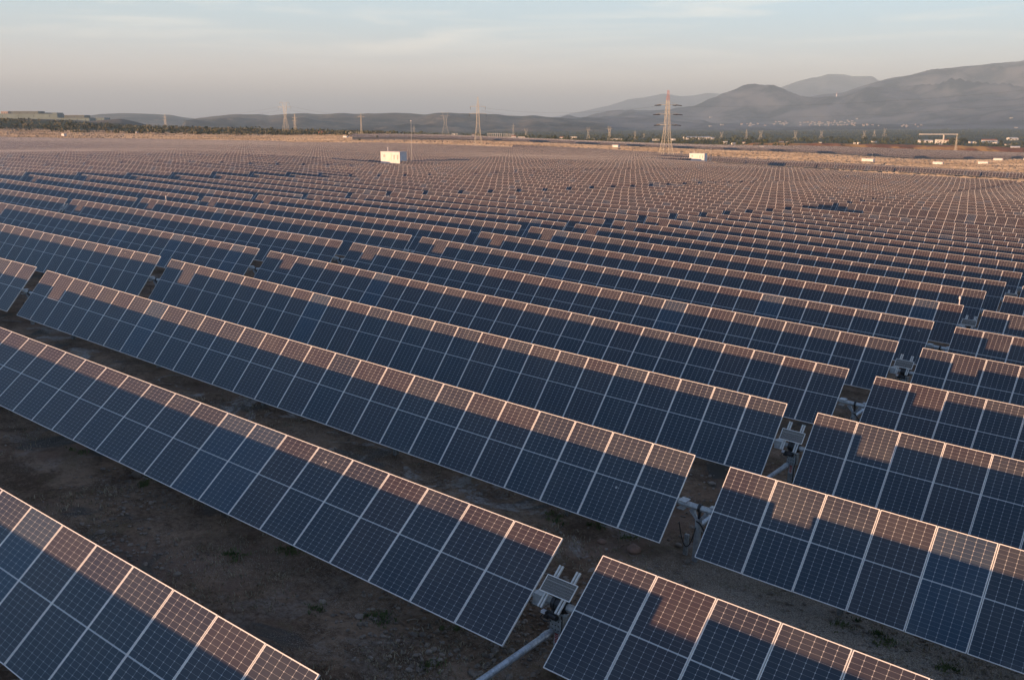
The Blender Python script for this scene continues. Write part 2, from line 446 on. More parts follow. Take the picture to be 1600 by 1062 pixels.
def ground_material():
    m, nt, b = new_mat('soil'); N = NT(nt)
    pos = N.geo_pos()
    big = N.noise(0.16, 5, 0.6, pos, 0.6); mid = N.noise(0.9, 6, 0.62, pos, 0.3)
    fine = N.noise(9.0, 6, 0.7, pos); gr = N.noise(38.0, 3, 0.6, pos)
    soil = N.mix(N.step(N.math('ADD', N.math('MULTIPLY', mid, 0.55), N.math('MULTIPLY', fine, 0.45)), 0.40, 0.62), (0.094, 0.060, 0.038, 1), (0.27, 0.182, 0.122, 1))
    soil = N.mix(N.step(big, 0.52, 0.68), soil, (0.21, 0.135, 0.097, 1))
    soil = N.mix(N.step(N.noise(0.33, 5, 0.6, pos, 0.8), 0.56, 0.64), soil, (0.088, 0.079, 0.068, 1))      # dark gravelly ground
    grey = N.math('MULTIPLY', N.step(N.noise(0.55, 7, 0.72, pos, 0.9), 0.54, 0.64), N.step(fine, 0.30, 0.55))
    spx = N.node('ShaderNodeSeparateXYZ'); nt.links.new(pos, spx.inputs[0])
    band = N.math('MULTIPLY', N.step(spx.outputs[1], 16.2, 17.4), N.step(spx.outputs[1], 20.4, 19.4))
    grey = N.math('MULTIPLY', grey, N.math('ADD', N.math('MULTIPLY', band, 0.75), 0.25))
    soil = N.mix(grey, soil, (0.33, 0.31, 0.29, 1))                                                       # pale ash-grey patches
    grv = N.math('MULTIPLY', N.step(gr, 0.53, 0.64), N.step(N.noise(0.5, 4, 0.6, pos, 0.4), 0.40, 0.62))
    soil = N.mix(N.math('MULTIPLY', grv, 0.85), soil, (0.34, 0.29, 0.235, 1))
    path = N.math('MULTIPLY', band, N.step(N.math('ADD', spx.outputs[0], N.math('MULTIPLY', mid, 6.0)), -9.0, -4.0))
    soil = N.mix(N.math('MULTIPLY', path, 0.8), soil, N.mix(N.step(gr, .4, .62), (0.17, 0.14, 0.11, 1), (0.44, 0.38, 0.31, 1)))   # gravelled stretch
    dry = N.math('MULTIPLY', N.step(N.noise(0.7, 5, 0.65, pos, 0.5), 0.55, 0.66), N.step(fine, 0.42, 0.62))
    soil = N.mix(N.math('MULTIPLY', dry, 0.6), soil, (0.085, 0.075, 0.032, 1))                              # thin weeds
    # dry grass and bare earth beyond the arrays, green orchards on the far plain
    tan = N.mix(N.step(N.noise(0.012, 5, 0.6, pos, 0.8), 0.35, 0.62), (0.36, 0.265, 0.185, 1), (0.24, 0.175, 0.125, 1))
    orch = N.mix(N.step(N.noise(0.006, 6, 0.7, pos, 0.5), 0.40, 0.60), (0.035, 0.048, 0.022, 1), (0.10, 0.10, 0.05, 1))
    vl = N.node('ShaderNodeVectorMath', operation='LENGTH'); nt.links.new(pos, vl.inputs[0])
    r = N.math('ADD', vl.outputs['Value'], N.math('MULTIPLY', N.math('SUBTRACT', N.noise(0.004, 4, 0.5, pos), 0.5), 300.0))
    c = N.mix(N.step(r, 200.0, 330.0), soil, tan)
    c = N.mix(N.step(r, 1150.0, 1350.0), c, orch)
    nt.links.new(c, b.inputs['Base Color'])
    b.inputs['Roughness'].default_value = 0.95; b.inputs['Specular IOR Level'].default_value = 0.15
    h = N.math('ADD', N.math('MULTIPLY', fine, 0.7), N.math('MULTIPLY', gr, 0.35))
    nt.links.new(N.bump(h, 0.09, 1.0), b.inputs['Normal'])
    return m
MAT['soil'] = ground_material()

# ------------------------------------------------------------------ ground sheet
def grid_mesh(name, X, Y, Z, mats, wrap=False, smooth=True):
    a, b = X.shape
    V = np.stack([X, Y, Z], -1).reshape(-1, 3)
    i, j = np.meshgrid(np.arange(a - 1), np.arange(b if wrap else b - 1), indexing='ij')
    j2 = (j + 1) % b
    F = np.stack([i * b + j, (i + 1) * b + j, (i + 1) * b + j2, i * b + j2], -1).reshape(-1, 4)
    me = bpy.data.meshes.new(name)
    me.vertices.add(len(V)); me.loops.add(len(F) * 4); me.polygons.add(len(F))
    me.vertices.foreach_set('co', V.astype(np.float32).ravel())
    me.loops.foreach_set('vertex_index', F.astype(np.int32).ravel())
    me.polygons.foreach_set('loop_start', np.arange(0, len(F) * 4, 4, dtype=np.int32))
    me.polygons.foreach_set('use_smooth', np.full(len(F), smooth))
    for m in mats: me.materials.append(m)
    me.update(calc_edges=True)
    return me
head = math.pi / 2 - YAW
th = np.concatenate([np.linspace(head + R(40), head - R(40), 420), np.linspace(head - R(44), head - R(316), 70)])
rad = np.concatenate([[0.0], 2.0 * 1.0165 ** np.arange(0, 592)])
rad = rad[rad < 31000]
TT, RR = np.meshgrid(th, rad)
GX, GY = RR * np.cos(TT), RR * np.sin(TT)
GZ = ground_z(GX, GY)
g = link('ground', grid_mesh('ground', GX, GY, GZ, [MAT['soil']], wrap=True))
g['kind'] = 'structure'

# ------------------------------------------------------------------ hills and mountains
def hill_mat(name, c1, c2, c3, s):
    m, nt, b = new_mat(name); N = NT(nt)
    pos = N.geo_pos()
    f = N.noise(s, 6, 0.65, pos, 0.6); f2 = N.noise(s * 7, 5, 0.7, pos)
    c = N.mix(N.step(f, 0.38, 0.62), col4(c1), col4(c2))
    c = N.mix(N.math('MULTIPLY', N.step(f2, 0.55, 0.70), 0.6), c, col4(c3))
    nt.links.new(c, b.inputs['Base Color']); b.inputs['Roughness'].default_value = 0.95; b.inputs['Specular IOR Level'].default_value = 0.1
    return m
MAT['hill'] = hill_mat('scrub_hill', (0.008, 0.018, 0.020), (0.15, 0.13, 0.10), (0.30, 0.24, 0.18), 0.0018)
MAT['mount'] = hill_mat('mountain_slope', (0.002, 0.010, 0.022), (0.105, 0.115, 0.135), (0.16, 0.16, 0.165), 0.0020)  # slope colours painted bluish, with the blue of distant haze mixed in
def hill_range(name, prof, zc_r, zc_0, zc_1, mat, amp, nscale, seed, na=260, nr=70, kind='structure', gully=0.35):
    us = np.array([p[0] for p in prof], float); vs = np.array([p[1] for p in prof], float)
    u = np.linspace(us[0], us[-1], na)
    uu = np.linspace(us[0], us[-1], na)
    vv = np.interp(uu, us, vs)
    k = np.array([1, 2, 3, 2, 1], float); k /= k.sum()
    vv = np.convolve(np.pad(vv, 2, mode='edge'), k, 'valid')
    crest = np.stack([unproj(a, b, zc_r) for a, b in zip(u, vv)])
    zc = np.concatenate([np.linspace(zc_0, zc_r, nr), np.linspace(zc_r, zc_1, nr // 2 + 1)[1:]])
    X = np.empty((len(zc), na)); Y = np.empty_like(X); Z = np.empty_like(X)
    dirx = (cam_right[0] * ((u - 800) / FPX) + fwd_h[0]); diry = (cam_right[1] * ((u - 800) / FPX) + fwd_h[1])
    for i, d in enumerate(zc):
        X[i] = dirx * d; Y[i] = diry * d
    cx = crest[:, 0:1].T; base = ground_z(X, Y) - 12
    T = np.where(zc <= zc_r, (zc - zc_0) / (zc_r - zc_0), 1 - (zc - zc_r) / (zc_1 - zc_r))[:, None]
    edge = np.clip(np.minimum(np.arange(na), np.arange(na)[::-1]) / 6.0, 0, 1)[None]
    n1 = fbm(X / nscale, Y / nscale, 5, seed, 0.55)
    rid = 1 - np.abs(fbm(X / (nscale * 1.6), Y / (nscale * 1.6), 3, seed + 40, 0.42))
    prof_t = T ** 1.25 * (1 - 0.0 * T)
    H = crest[:, 2][None] - base
    Z = base + H * prof_t * edge * (1 + gully * (rid - 0.75) * 4 * T * (1 - T)) + amp * n1 * 4 * T * (1 - T) * edge
    # small break-up of the skyline itself
    Z = Z + amp * 0.10 * fbm(X / (nscale * 0.25), Y / (nscale * 0.25), 3, seed + 9) * T * edge
    o = link(name, grid_mesh(name, X, Y, Z, [mat]))
    o['kind'] = kind
    return (X, Y, Z, u, zc)
HR = {}
HR['far_left'] = hill_range('hills', [(60, 197), (120, 186), (150, 182), (175, 178.5), (210, 177.5), (250, 178.5), (280, 180), (300, 184), (330, 187), (380, 195)], 8500, 5500, 11000, MAT['hill'], 14, 700, 1)
HR['mid'] = hill_range('hills', [(285, 192), (300, 189), (320, 185), (345, 182), (380, 179.5), (415, 179.5), (430, 181.5), (455, 179), (482, 177.5), (505, 179.5), (530, 177.5), (545, 177), (560, 178.5), (600, 177.5), (615, 176.5), (640, 177), (668, 179.5), (685, 176.5), (705, 177), (735, 177.5), (760, 179), (778, 179), (790, 181), (815, 181.5), (830, 180.5), (850, 183), (885, 185.5), (930, 190), (960, 197)], 6500, 3600, 8600, MAT['hill'], 26, 480, 2, gully=0.8)
HR['big'] = hill_range('mountains', [(860, 198), (885, 186), (930, 184), (950, 183), (985, 177), (1010, 174), (1040, 171.5), (1075, 167), (1105, 160), (1130, 150), (1150, 142), (1165, 141), (1175, 143), (1195, 143), (1215, 150), (1240, 156), (1270, 150), (1300, 146), (1330, 135), (1360, 127), (1400, 121), (1440, 113), (1475, 106.5), (1500, 105), (1530, 103.5), (1560, 102), (1590, 97), (1640, 95), (1720, 100), (1800, 120)], 11500, 6000, 14500, MAT['mount'], 90, 1300, 3, na=420, nr=110, gully=1.25)
HR['rise'] = hill_range('hills', [(-160, 183), (-60, 184), (60, 186), (120, 187.5), (160, 189.5), (185, 187), (205, 185.8), (225, 190), (250, 197), (280, 203)], 2450, 1650, 3000, MAT['hill'], 3, 150, 7, na=160, nr=50)
HR['far_a'] = hill_range('mountains', [(820, 190), (870, 182), (905, 175), (945, 166), (975, 156.5), (1000, 153), (1028, 147.5), (1055, 152), (1075, 151), (1095, 147), (1120, 149), (1160, 155), (1250, 170), (1300, 185)], 22000, 17000, 25000, MAT['mount'], 60, 2500, 4)
HR['far_b'] = hill_range('mountains', [(1120, 172), (1165, 148), (1200, 140), (1225, 131), (1250, 124), (1262, 123), (1275, 118.5), (1300, 119.5), (1312, 122.5), (1343, 122), (1352, 128), (1400, 140), (1480, 165)], 18500, 14800, 22000, MAT['mount'], 60, 2000, 5)

def surf_hit(u, v, which, vmin=0):
    """point of a hill range met by the view ray (first row of its mesh that rises above pixel v)"""
    X, Y, Z, us, zc = HR[which]
    j = int(np.argmin(abs(us - u)))
    uu, vv, zz = project(X[:, j], Y[:, j], Z[:, j])
    i = np.nonzero(vv <= v)[0]
    i = int(i[0]) if len(i) else len(zc) // 2
    return np.array([X[i, j], Y[i, j], Z[i, j]]), zc[i]

# ------------------------------------------------------------------ solar tables
def rot_tilt(t): return Matrix.Rotation(t, 4, 'X')
def panel_mesh():
    """one framed panel, local x along the row, y up the slope, z out of the glass"""
    hw, hl, t, lip = MOD_W / 2, MOD_L / 2, 0.035, 0.017
    mb = MB(); mb.box((-hw, -hl, -t), (hw, -hl + lip, 0.002)); mb.box((-hw, hl - lip, -t), (hw, hl, 0.002))
    mb.box((-hw, -hl + lip, -t), (-hw + lip, hl - lip, 0.002)); mb.box((hw - lip, -hl + lip, -t), (hw, hl - lip, 0.002))
    fr = mb.mesh('panel_frame', [MAT['frame']])
    V = np.array([[(-hw + lip, -hl + lip, 0), (hw - lip, -hl + lip, 0), (hw - lip, hl - lip, 0), (-hw + lip, hl - lip, 0)],
                  [(-hw + lip, -hl + lip, -0.008), (-hw + lip, hl - lip, -0.008), (hw - lip, hl - lip, -0.008), (hw - lip, -hl + lip, -0.008)]])
    UV = V[:, :, :2] + np.array([MOD_P / 2, 0.0])
    gl = quad_mesh('solar_panel', V, UV, [MAT['panel'], MAT['back']], [0, 1])
    allV = MB(); allV.v = list(mb.v); allV.f = list(mb.f); allV.m = list(mb.m)
    return fr, gl, (mb.v, mb.f)
FRAME_ME, GLASS_ME, _fr = panel_mesh()
def joined_panel_mesh():
    me = bpy.data.meshes.new('solar_panel')
    V = list(_fr[0]); F = list(_fr[1]); n = len(V)
    hw, hl, lip = MOD_W / 2, MOD_L / 2, 0.017
    V += [(-hw + lip, -hl + lip, 0), (hw - lip, -hl + lip, 0), (hw - lip, hl - lip, 0), (-hw + lip, hl - lip, 0)]
    V += [(-hw + lip, -hl + lip, -0.008), (-hw + lip, hl - lip, -0.008), (hw - lip, hl - lip, -0.008), (hw - lip, -hl + lip, -0.008)]
    F += [(n, n + 1, n + 2, n + 3), (n + 4, n + 5, n + 6, n + 7)]
    me.from_pydata(V, [], F)
    uvl = me.uv_layers.new(name='UVMap')
    co = np.array(V)[[l.vertex_index for l in me.loops]][:, :2] + np.array([MOD_P / 2, 0.0])
    uvl.data.foreach_set('uv', co.astype(np.float32).ravel())
    for m in (MAT['frame'], MAT['panel'], MAT['back']): me.materials.append(m)
    mi = [0] * (len(F) - 2) + [1, 2]
    me.polygons.foreach_set('material_index', mi); me.update()
    return me
PANEL_ME = joined_panel_mesh()
_mb = MB(); _mb.tube([(0.0, 0, 0), (TAB_L, 0, 0)], 0.075, 8); TUBE_ME = _mb.mesh('torque_tube', [MAT['galv']])
_mb = MB(); _mb.box((-0.05, -0.07, -0.25), (0.05, -0.058, TUBE_H - 0.12)); _mb.box((-0.05, 0.058, -0.25), (0.05, 0.07, TUBE_H - 0.12)); _mb.box((-0.006, -0.058, -0.25), (0.006, 0.058, TUBE_H - 0.12)); _mb.box((-0.09, -0.10, TUBE_H - 0.12), (0.09, 0.10, TUBE_H - 0.03))
POST_ME = _mb.mesh('post', [MAT['galv_dull']])

def row_param(r):
    """offset, spacing and tilt of lattice row r (1 = nearest seen)"""
    i = r - 1
    ok = 0 <= i < 14
    dx, dy, dz = (DX[i], DY[i], DZ[i]) if ok else (0.0, 0.0, 0.12 if r == 0 else 0.0)
    tl = {0: 0.70, 1: 0.723, 2: 0.699, 3: 0.876, 4: 0.916, 5: 0.855, 6: 0.85}.get(r)
    if tl is None: tl = TILT0 + 0.05 * math.sin((r // 2) * 2.3) + 0.012 * math.sin(r * 5.1)
    return ROW_X0 + SKEW * i + dx, ROW_Y0 + i * ROW_P + dy, dz, tl

def table_exists(r, k, xl, xr, y):
    if 19 <= r <= 20 and k >= 0: return False                     # access road on the right
    if 25 <= r <= 27 and -188 < (xl + xr) / 2 < -150: return False  # clearing round the cabin
    return True
cand = []
RMAX = 90
for r in range(-1, RMAX):
    x0, y, dz, tl = row_param(r)
    for k in range(-40, 6):
        xr = x0 + k * TAB_P; xl = xr - TAB_L
        cand.append((r, k, xl, xr, y, dz, tl))
cand = [c for c in cand if table_exists(c[0], c[1], c[2], c[3], c[4])]
CX = np.array([(c[2], c[3]) for c in cand]); CY = np.array([c[4] for c in cand]); CDZ = np.array([c[5] for c in cand])
zl = tube_z(CX[:, 0], CY) + CDZ; zr = tube_z(CX[:, 1], CY) + CDZ; zm = tube_z(CX.mean(1), CY) + CDZ
# follow the hump of the ground with a straight tube: raise ends by half the sag
sag = (zm - (zl + zr) / 2) * 0.5; zl += sag; zr += sag
vis = np.zeros(len(cand), bool); dist = np.zeros(len(cand))
tls = np.array([c[6] for c in cand])
inview = np.zeros(len(cand))
for t in np.linspace(0, 1, 28):
    for s in (-0.5, 0.5):
        x = CX[:, 0] * (1 - t) + CX[:, 1] * t; z = zl * (1 - t) + zr * t
        u, v, zc = project(x, CY + s * MOD_L * np.cos(tls), z + s * MOD_L * np.sin(tls))
        ok = (zc > 2) & (u > -5) & (u < 1605) & (v > 0) & (v < 1067)
        vis |= ok; inview += ok
um, vm, zcm = project(CX.mean(1), CY, zm)
um_near = um
# the part of the plain that carries panels, by distance and bearing
def in_field(c, um, zc):
    r, k, xl, xr, y = c[:5]
    if r <= 1: return abs(xl + xr) < 160
    if zc <= 0: return r <= 3
    if y > (284 if um > 1050 else 392): return False
    if um < 430: return zc < 700
    if um < 1050: return zc < 540
    return True
keep = np.array([in_field(c, a, b) for c, a, b in zip(cand, um, zcm)])
near_side = ((CY < 8) & (np.abs(CX.mean(1)) < 80)) | (zcm > -30) & (um > -1400) & (um < 3000) & (zcm < 900)
things_idx = [i for i in range(len(cand)) if vis[i] and keep[i]]
# apparent size: length in view over distance squared
size = inview / np.maximum(zcm, 6) ** 1.6
things_idx.sort(key=lambda i: -size[i])
N_THINGS = 300
top = things_idx[:N_THINGS]
rest = [i for i in range(len(cand)) if keep[i] and near_side[i] and i not in set(top)]

def ordinal(n):
    ones = ['', 'first', 'second', 'third', 'fourth', 'fifth', 'sixth', 'seventh', 'eighth', 'ninth', 'tenth', 'eleventh', 'twelfth', 'thirteenth', 'fourteenth', 'fifteenth', 'sixteenth', 'seventeenth', 'eighteenth', 'nineteenth']
    tens = {2: 'twenty', 3: 'thirty', 4: 'forty', 5: 'fifty', 6: 'sixty', 7: 'seventy'}
    if n < 20: return ones[n]
    return (tens[n // 10] + '-' + ones[n % 10]) if n % 10 else tens[n // 10][:-1] + 'ieth'
NUM = ['no', 'one', 'two', 'three', 'four', 'five', 'six', 'seven', 'eight', 'nine', 'ten', 'eleven', 'twelve', 'thirteen', 'fourteen', 'fifteen']
top_rows = {}
for i in top: top_rows.setdefault(cand[i][0], []).append(i)
row_order = {r: n + 1 for n, r in enumerate(sorted(top_rows))}
def table_label(i):
    r = cand[i][0]; L = sorted(top_rows[r], key=lambda j: cand[j][2]); n = len(L); p = L.index(i)
    ro = ordinal(row_order[r])
    look = 'solar panel table'
    if n == 1: return f'{look} in the {ro} row from the camera, the only one seen there'
    if n == 2: return f'{look} in the {ro} row from the camera, {"left" if p == 0 else "right"} of the gap'
    if p == 0: w = 'leftmost'
    elif p == n - 1: w = 'rightmost'
    elif n % 2 and p == n // 2 and n == 3: w = 'middle one'
    elif p < (n + 1) // 2: w = ordinal(p + 1) + ' from left'
    else: w = ordinal(n - p) + ' from right'
    return f'{look} in the {ro} row from the camera, {w} of {NUM[n] if n < 16 else n}'

GROUP_T = 'tilted solar panel tables in long rows'
def root_matrix(i):
    r, k, xl, xr, y, dz, tl = cand[i]
    sl_ = math.atan2(zr[i] - zl[i], xr - xl)
    return Matrix.Translation((xl, y, zl[i] - TUBE_H)) @ Matrix.Rotation(-sl_, 4, 'Y')
PART_IDX = set(j for j in top if zcm[j] < 165 or size[j] > 0)
n_part_budget = 150
PART_IDX = set(top[:n_part_budget])
SUB_IDX = set(top[:10])
# merged mesh for tables too far off to resolve panels: panels with thickness, tube and posts
def far_table_mesh(tl):
    c, s = math.cos(tl), math.sin(tl)
    def q(x0, x1, v0, v1, n): return [(x0, v0 * c - n * s * -1 * -1, TUBE_H + v0 * s + n * c) for _ in ()]
    def P(x, v, n): return (x, v * c - n * s, TUBE_H + v * s + n * c)
    h = MOD_L / 2
    mb_v, uv, mi = [], [], []
    def add(pts, uvs, m): mb_v.append(pts); uv.append(uvs); mi.append(m)
    add([P(0, -h, 0), P(TAB_L, -h, 0), P(TAB_L, h, 0), P(0, h, 0)], [(0, -h), (TAB_L, -h), (TAB_L, h), (0, h)], 0)
    add([P(0, -h, -.035), P(0, h, -.035), P(TAB_L, h, -.035), P(TAB_L, -h, -.035)], [(0, 0)] * 4, 2)
    for a in (-h, h):
        add([P(0, a, -.035), P(TAB_L, a, -.035), P(TAB_L, a, 0), P(0, a, 0)], [(0, 0)] * 4, 1)
    for x in (0, TAB_L):
        add([P(x, -h, -.035), P(x, h, -.035), P(x, h, 0), P(x, -h, 0)], [(0, 0)] * 4, 1)
    for (y0, z0, y1, z1) in ((-.07, -.07, .07, -.07), (.07, -.07, .07, .07), (-.07, -.07, -.07, .07)):
        add([(0, y0 + .1 * s, TUBE_H + z0 - .1 * c), (TAB_L, y0 + .1 * s, TUBE_H + z0 - .1 * c), (TAB_L, y1 + .1 * s, TUBE_H + z1 - .1 * c), (0, y1 + .1 * s, TUBE_H + z1 - .1 * c)], [(0, 0)] * 4, 3)
    for n in range(5):
        x = (n + 0.5) * TAB_L / 5
        add([(x - .06, 0.08, -.3), (x + .06, 0.08, -.3), (x + .06, 0.08, TUBE_H - .1), (x - .06, 0.08, TUBE_H - .1)], [(0, 0)] * 4, 3)
        add([(x, 0.02, -.3), (x, 0.14, -.3), (x, 0.14, TUBE_H - .1), (x, 0.02, TUBE_H - .1)], [(0, 0)] * 4, 3)
    return np.array(mb_v), np.array(uv), mi
FAR_MATS = [MAT['panel_far'], MAT['frame'], MAT['back'], MAT['galv_dull']]

def build_table(i):
    r, k, xl, xr, y, dz, tl = cand[i]
    M = root_matrix(i)
    if i not in PART_IDX:
        V, UV, mi = far_table_mesh(tl)
        o = link('solar_table', quad_mesh('solar_table', V, UV, FAR_MATS, mi), None, M)
        set_props(o, table_label(i), 'solar panels', GROUP_T)
        return
    root = empty('solar_table', M, table_label(i), 'solar panels', GROUP_T)
    c, s = math.cos(tl), math.sin(tl)
    link('torque_tube', TUBE_ME, root, Matrix.Translation((0, 0.115 * s, TUBE_H - 0.115 * c)))
    T = Matrix.Translation((0, 0, TUBE_H)) @ rot_tilt(tl)
    for n in range(NMOD):
        jit = Matrix.Rotation(random.gauss(0, 0.0012), 4, 'X')
        Mm = T @ Matrix.Translation(((n + 0.5) * MOD_P, random.gauss(0, 0.0015), random.gauss(0, 0.001))) @ jit
        if i in SUB_IDX:
            p = link('solar_panel', GLASS_ME, root, Mm)
            link('panel_frame', FRAME_ME, p)
        else:
            link('solar_panel', PANEL_ME, root, Mm)
    for n in range(5):
        link('post', POST_ME, root, Matrix.Translation(((n + 0.5) * TAB_L / 5, 0.1 * s, -0.03)))
for i in top: build_table(i)

# everything past the 300 largest: one mass
Vs, UVs, MIs = [], [], []
def add_far(M, tl):
    V, UV, mi = far_table_mesh(tl)
    A = np.array(M)
    Vs.append(V @ A[:3, :3].T + A[:3, 3]); UVs.append(UV + np.array([MOD_P * RNG.integers(0, 400), 0])); MIs.extend(mi)
for i in rest: add_far(root_matrix(i), cand[i][6])
# block past the bare strip on the right, and the big block out on the plain
blocks = []
for n in range(7):
    y = 398 + n * ROW_P
    for k in range(-16, 6):
        xr = -22 + k * TAB_P; blocks.append((xr - TAB_L, xr, y, 0, lambda u, z: u > 822 - 0))
for n in range(0, 74):
    y = 640 + n * 7.2
    for k in range(-34, 12):
        xr = -10 + k * TAB_P
        blocks.append((xr - TAB_L, xr, y, 1, None))
bx = np.array([(b[0], b[1], b[2]) for b in blocks])
bzl, bzr = tube_z(bx[:, 0], bx[:, 2]), tube_z(bx[:, 1], bx[:, 2])
bu, bv, bz = project(bx[:, :2].mean(1), bx[:, 2], (bzl + bzr) / 2)
for n, b in enumerate(blocks):
    if b[3] == 0:
        if not (830 < bu[n] < 2100): continue
    else:
        if not (560 < bu[n] < 1900 and 800 < bz[n] < 1075): continue
    tl = TILT0 - 0.1 + 0.03 * math.sin(n)
    sl_ = math.atan2(bzr[n] - bzl[n], TAB_L)
    add_far(Matrix.Translation((b[0], b[2], bzl[n] - TUBE_H)) @ Matrix.Rotation(-sl_, 4, 'Y'), tl)
far = link('distant_solar_panels', quad_mesh('distant_solar_panels', np.concatenate(Vs), np.concatenate(UVs), FAR_MATS, MIs))
set_props(far, 'brown mass of distant solar panel rows reaching to the plain', 'solar panels', None, 'stuff')

# ------------------------------------------------------------------ gap hardware
def gap_frame(r, k):
    """matrix at the soil under the middle of the gap right of table k in row r"""
    x0, y, dz, tl = row_param(r)
    x = x0 + k * TAB_P + GAP / 2
    za, zb = float(tube_z(x - .4, y)[0]) + dz, float(tube_z(x + .4, y)[0]) + dz
    ia = [n for n in range(len(cand)) if cand[n][0] == r and cand[n][1] == k]
    ib = [n for n in range(len(cand)) if cand[n][0] == r and cand[n][1] == k + 1]
    z = 0.5 * (zr[ia[0]] + zl[ib[0]]) if ia and ib else 0.5 * (za + zb)
    a = math.atan2(zb - za, 0.8)
    return Matrix.Translation((x, y, z - TUBE_H)) @ Matrix.Rotation(-a, 4, 'Y'), tl, ia, ib
ST_CACHE = {}
def drive_meshes():
    if ST_CACHE: return ST_CACHE
    h = TUBE_H - 0.115 * 0.7; D = ST_CACHE; g2 = GAP / 2; yo = 0.08
    mb = MB(); mb.box((.03, yo - .075, -.3), (.05, yo + .075, .92)); mb.box((.15, yo - .075, -.3), (.17, yo + .075, .92)); mb.box((.05, yo - .075, -.3), (.15, yo - .06, .92))
    mb.box((.045, yo - .079, .50), (.155, yo - .0755, .515)); D['post'] = mb.mesh('post', [MAT['galv_dull']])
    mb = MB(); mb.box((-.03, yo - .13, .86), (.22, yo - .115, 1.17)); mb.box((-.03, yo - .115, .86), (-.015, yo + .13, 1.17)); mb.box((.205, yo - .115, .86), (.22, yo + .13, 1.17)); mb.box((-.015, yo - .115, 1.155), (.205, yo + .13, 1.17))
    for bx_ in (.03, .095, .16):
        for bz_ in (.92, 1.01, 1.10): mb.tube([(bx_, yo - .135, bz_), (bx_, yo - .128, bz_)], .014, 6, 1)
    D['mounting_plate'] = mb.mesh('mounting_plate', [MAT['galv_dull'], MAT['black']])
    mb = MB()
    for q in range(4): mb.tube([(-.01 + q * .052, yo, h), (.034 + q * .052, yo, h)], .165 - .012 * (q % 2), 20)
    mb.tube([(-.06, yo, h), (.25, yo, h)], .125, 16); D['slew_drive'] = mb.mesh('slew_drive', [MAT['black']])
    mb = MB(); mb.tube([(-.10, yo - .16, h - .17), (.16, yo - .20, h - .17)], .055, 12); mb.tube([(.02, yo - .12, h - .10), (.02, yo - .20, h - .20)], .04, 8); mb.box((-.12, yo - .22, h - .25), (-.02, yo - .12, h - .12))
    D['motor'] = mb.mesh('motor', [MAT['black']])
    mb = MB(); mb.box((-.17, yo - .24, h - .16), (-.09, yo - .16, h - .11)); D['sensor_box'] = mb.mesh('sensor_box', [MAT['white']])
    mb = MB(); mb.tube([(-g2 - .06, yo, h), (-.06, yo, h)], .078, 8); mb.tube([(.24, yo, h), (g2 + .06, yo, h)], .078, 8); D['torque_tube'] = mb.mesh('torque_tube', [MAT['galv']])
    mb = MB(); mb.box((-g2 - .02, yo - .12, h - .10), (-g2 + .17, yo - .105, h + .08)); mb.box((-g2 - .02, yo - .12, h + .08), (-g2 + .17, yo + .12, h + .095)); mb.box((-g2 - .02, yo - .15, h - .12), (-g2 + .22, yo + .02, h - .10)); D['saddle'] = mb.mesh('saddle', [MAT['galv']])
    mb = MB(); mb.box((.05, yo - .085, .60), (.15, yo - .079, .84), 0)
    for z0, z1, w in ((.80, .825, .04), (.765, .785, .03), (.73, .75, .04), (.695, .715, .025), (.66, .68, .035), (.63, .645, .03)): mb.box((.10 - w, yo - .088, z0), (.10 + w, yo - .0855, z1), 1)
    D['warning_label'] = mb.mesh('warning_label', [MAT['white'], MAT['red']])
    pts = [(.20, yo - .1, h - .15), (.24, yo - .14, h - .35), (.20, yo - .12, h - .6), (.18, yo - .06, .45), (.19, yo - .04, .0)]
    mb = MB(); mb.tube(pts, .014, 6); mb.tube([(-.12, yo - .2, h - .14), (-.18, yo - .24, h - .26), (-.1, yo - .2, h - .32), (0, yo - .14, h - .3)], .011, 6); D['cable'] = mb.mesh('cable', [MAT['black']])
    mb = MB(); mb.box((-.018, -.22, 0), (.018, .64, .035)); D['rail'] = mb.mesh('rail', [MAT['rail']])
    w, hh = .335, .168
    mb = MB(); mb.box((-w, -hh, -.02), (w, -hh + .014, .004)); mb.box((-w, hh - .014, -.02), (w, hh, .004)); mb.box((-w, -hh + .014, -.02), (-w + .014, hh - .014, .004)); mb.box((w - .014, -hh + .014, -.02), (w, hh - .014, .004))
    D['panel_frame'] = mb.mesh('panel_frame', [MAT['frame']])
    mb = MB(); mb.box((-w + .014, -hh + .014, -.012), (w - .014, hh - .014, 0)); D['controller_panel'] = mb.mesh('controller_panel', [MAT['small_panel']])
    return D
def small_panel_mat():
    m, nt, b = new_mat('small_solar_glass'); N = NT(nt)
    sp = N.node('ShaderNodeSeparateXYZ'); nt.links.new(N.node('ShaderNodeTexCoord').outputs['Object'], sp.inputs[0])
    fx = N.math('ABSOLUTE', N.math('SUBTRACT', N.math('FRACT', N.math('DIVIDE', sp.outputs[0], 0.0165)), 0.5))
    fy = N.math('ABSOLUTE', N.math('SUBTRACT', N.math('FRACT', N.math('DIVIDE', N.math('ADD', sp.outputs[1], 0.04), 0.052)), 0.5))
    mid = N.math('LESS_THAN', N.math('ABSOLUTE', N.math('SUBTRACT', sp.outputs[1], 0.075)), 0.006)
    ln = N.math('MAXIMUM', N.math('MAXIMUM', N.math('GREATER_THAN', fx, 0.33), N.math('GREATER_THAN', fy, 0.46)), mid)
    nt.links.new(N.mix(ln, (0.05, 0.048, 0.046, 1), (0.30, 0.28, 0.25, 1)), b.inputs['Base Color'])
    b.inputs['Roughness'].default_value = 0.2
    return m
MAT['small_panel'] = small_panel_mat()
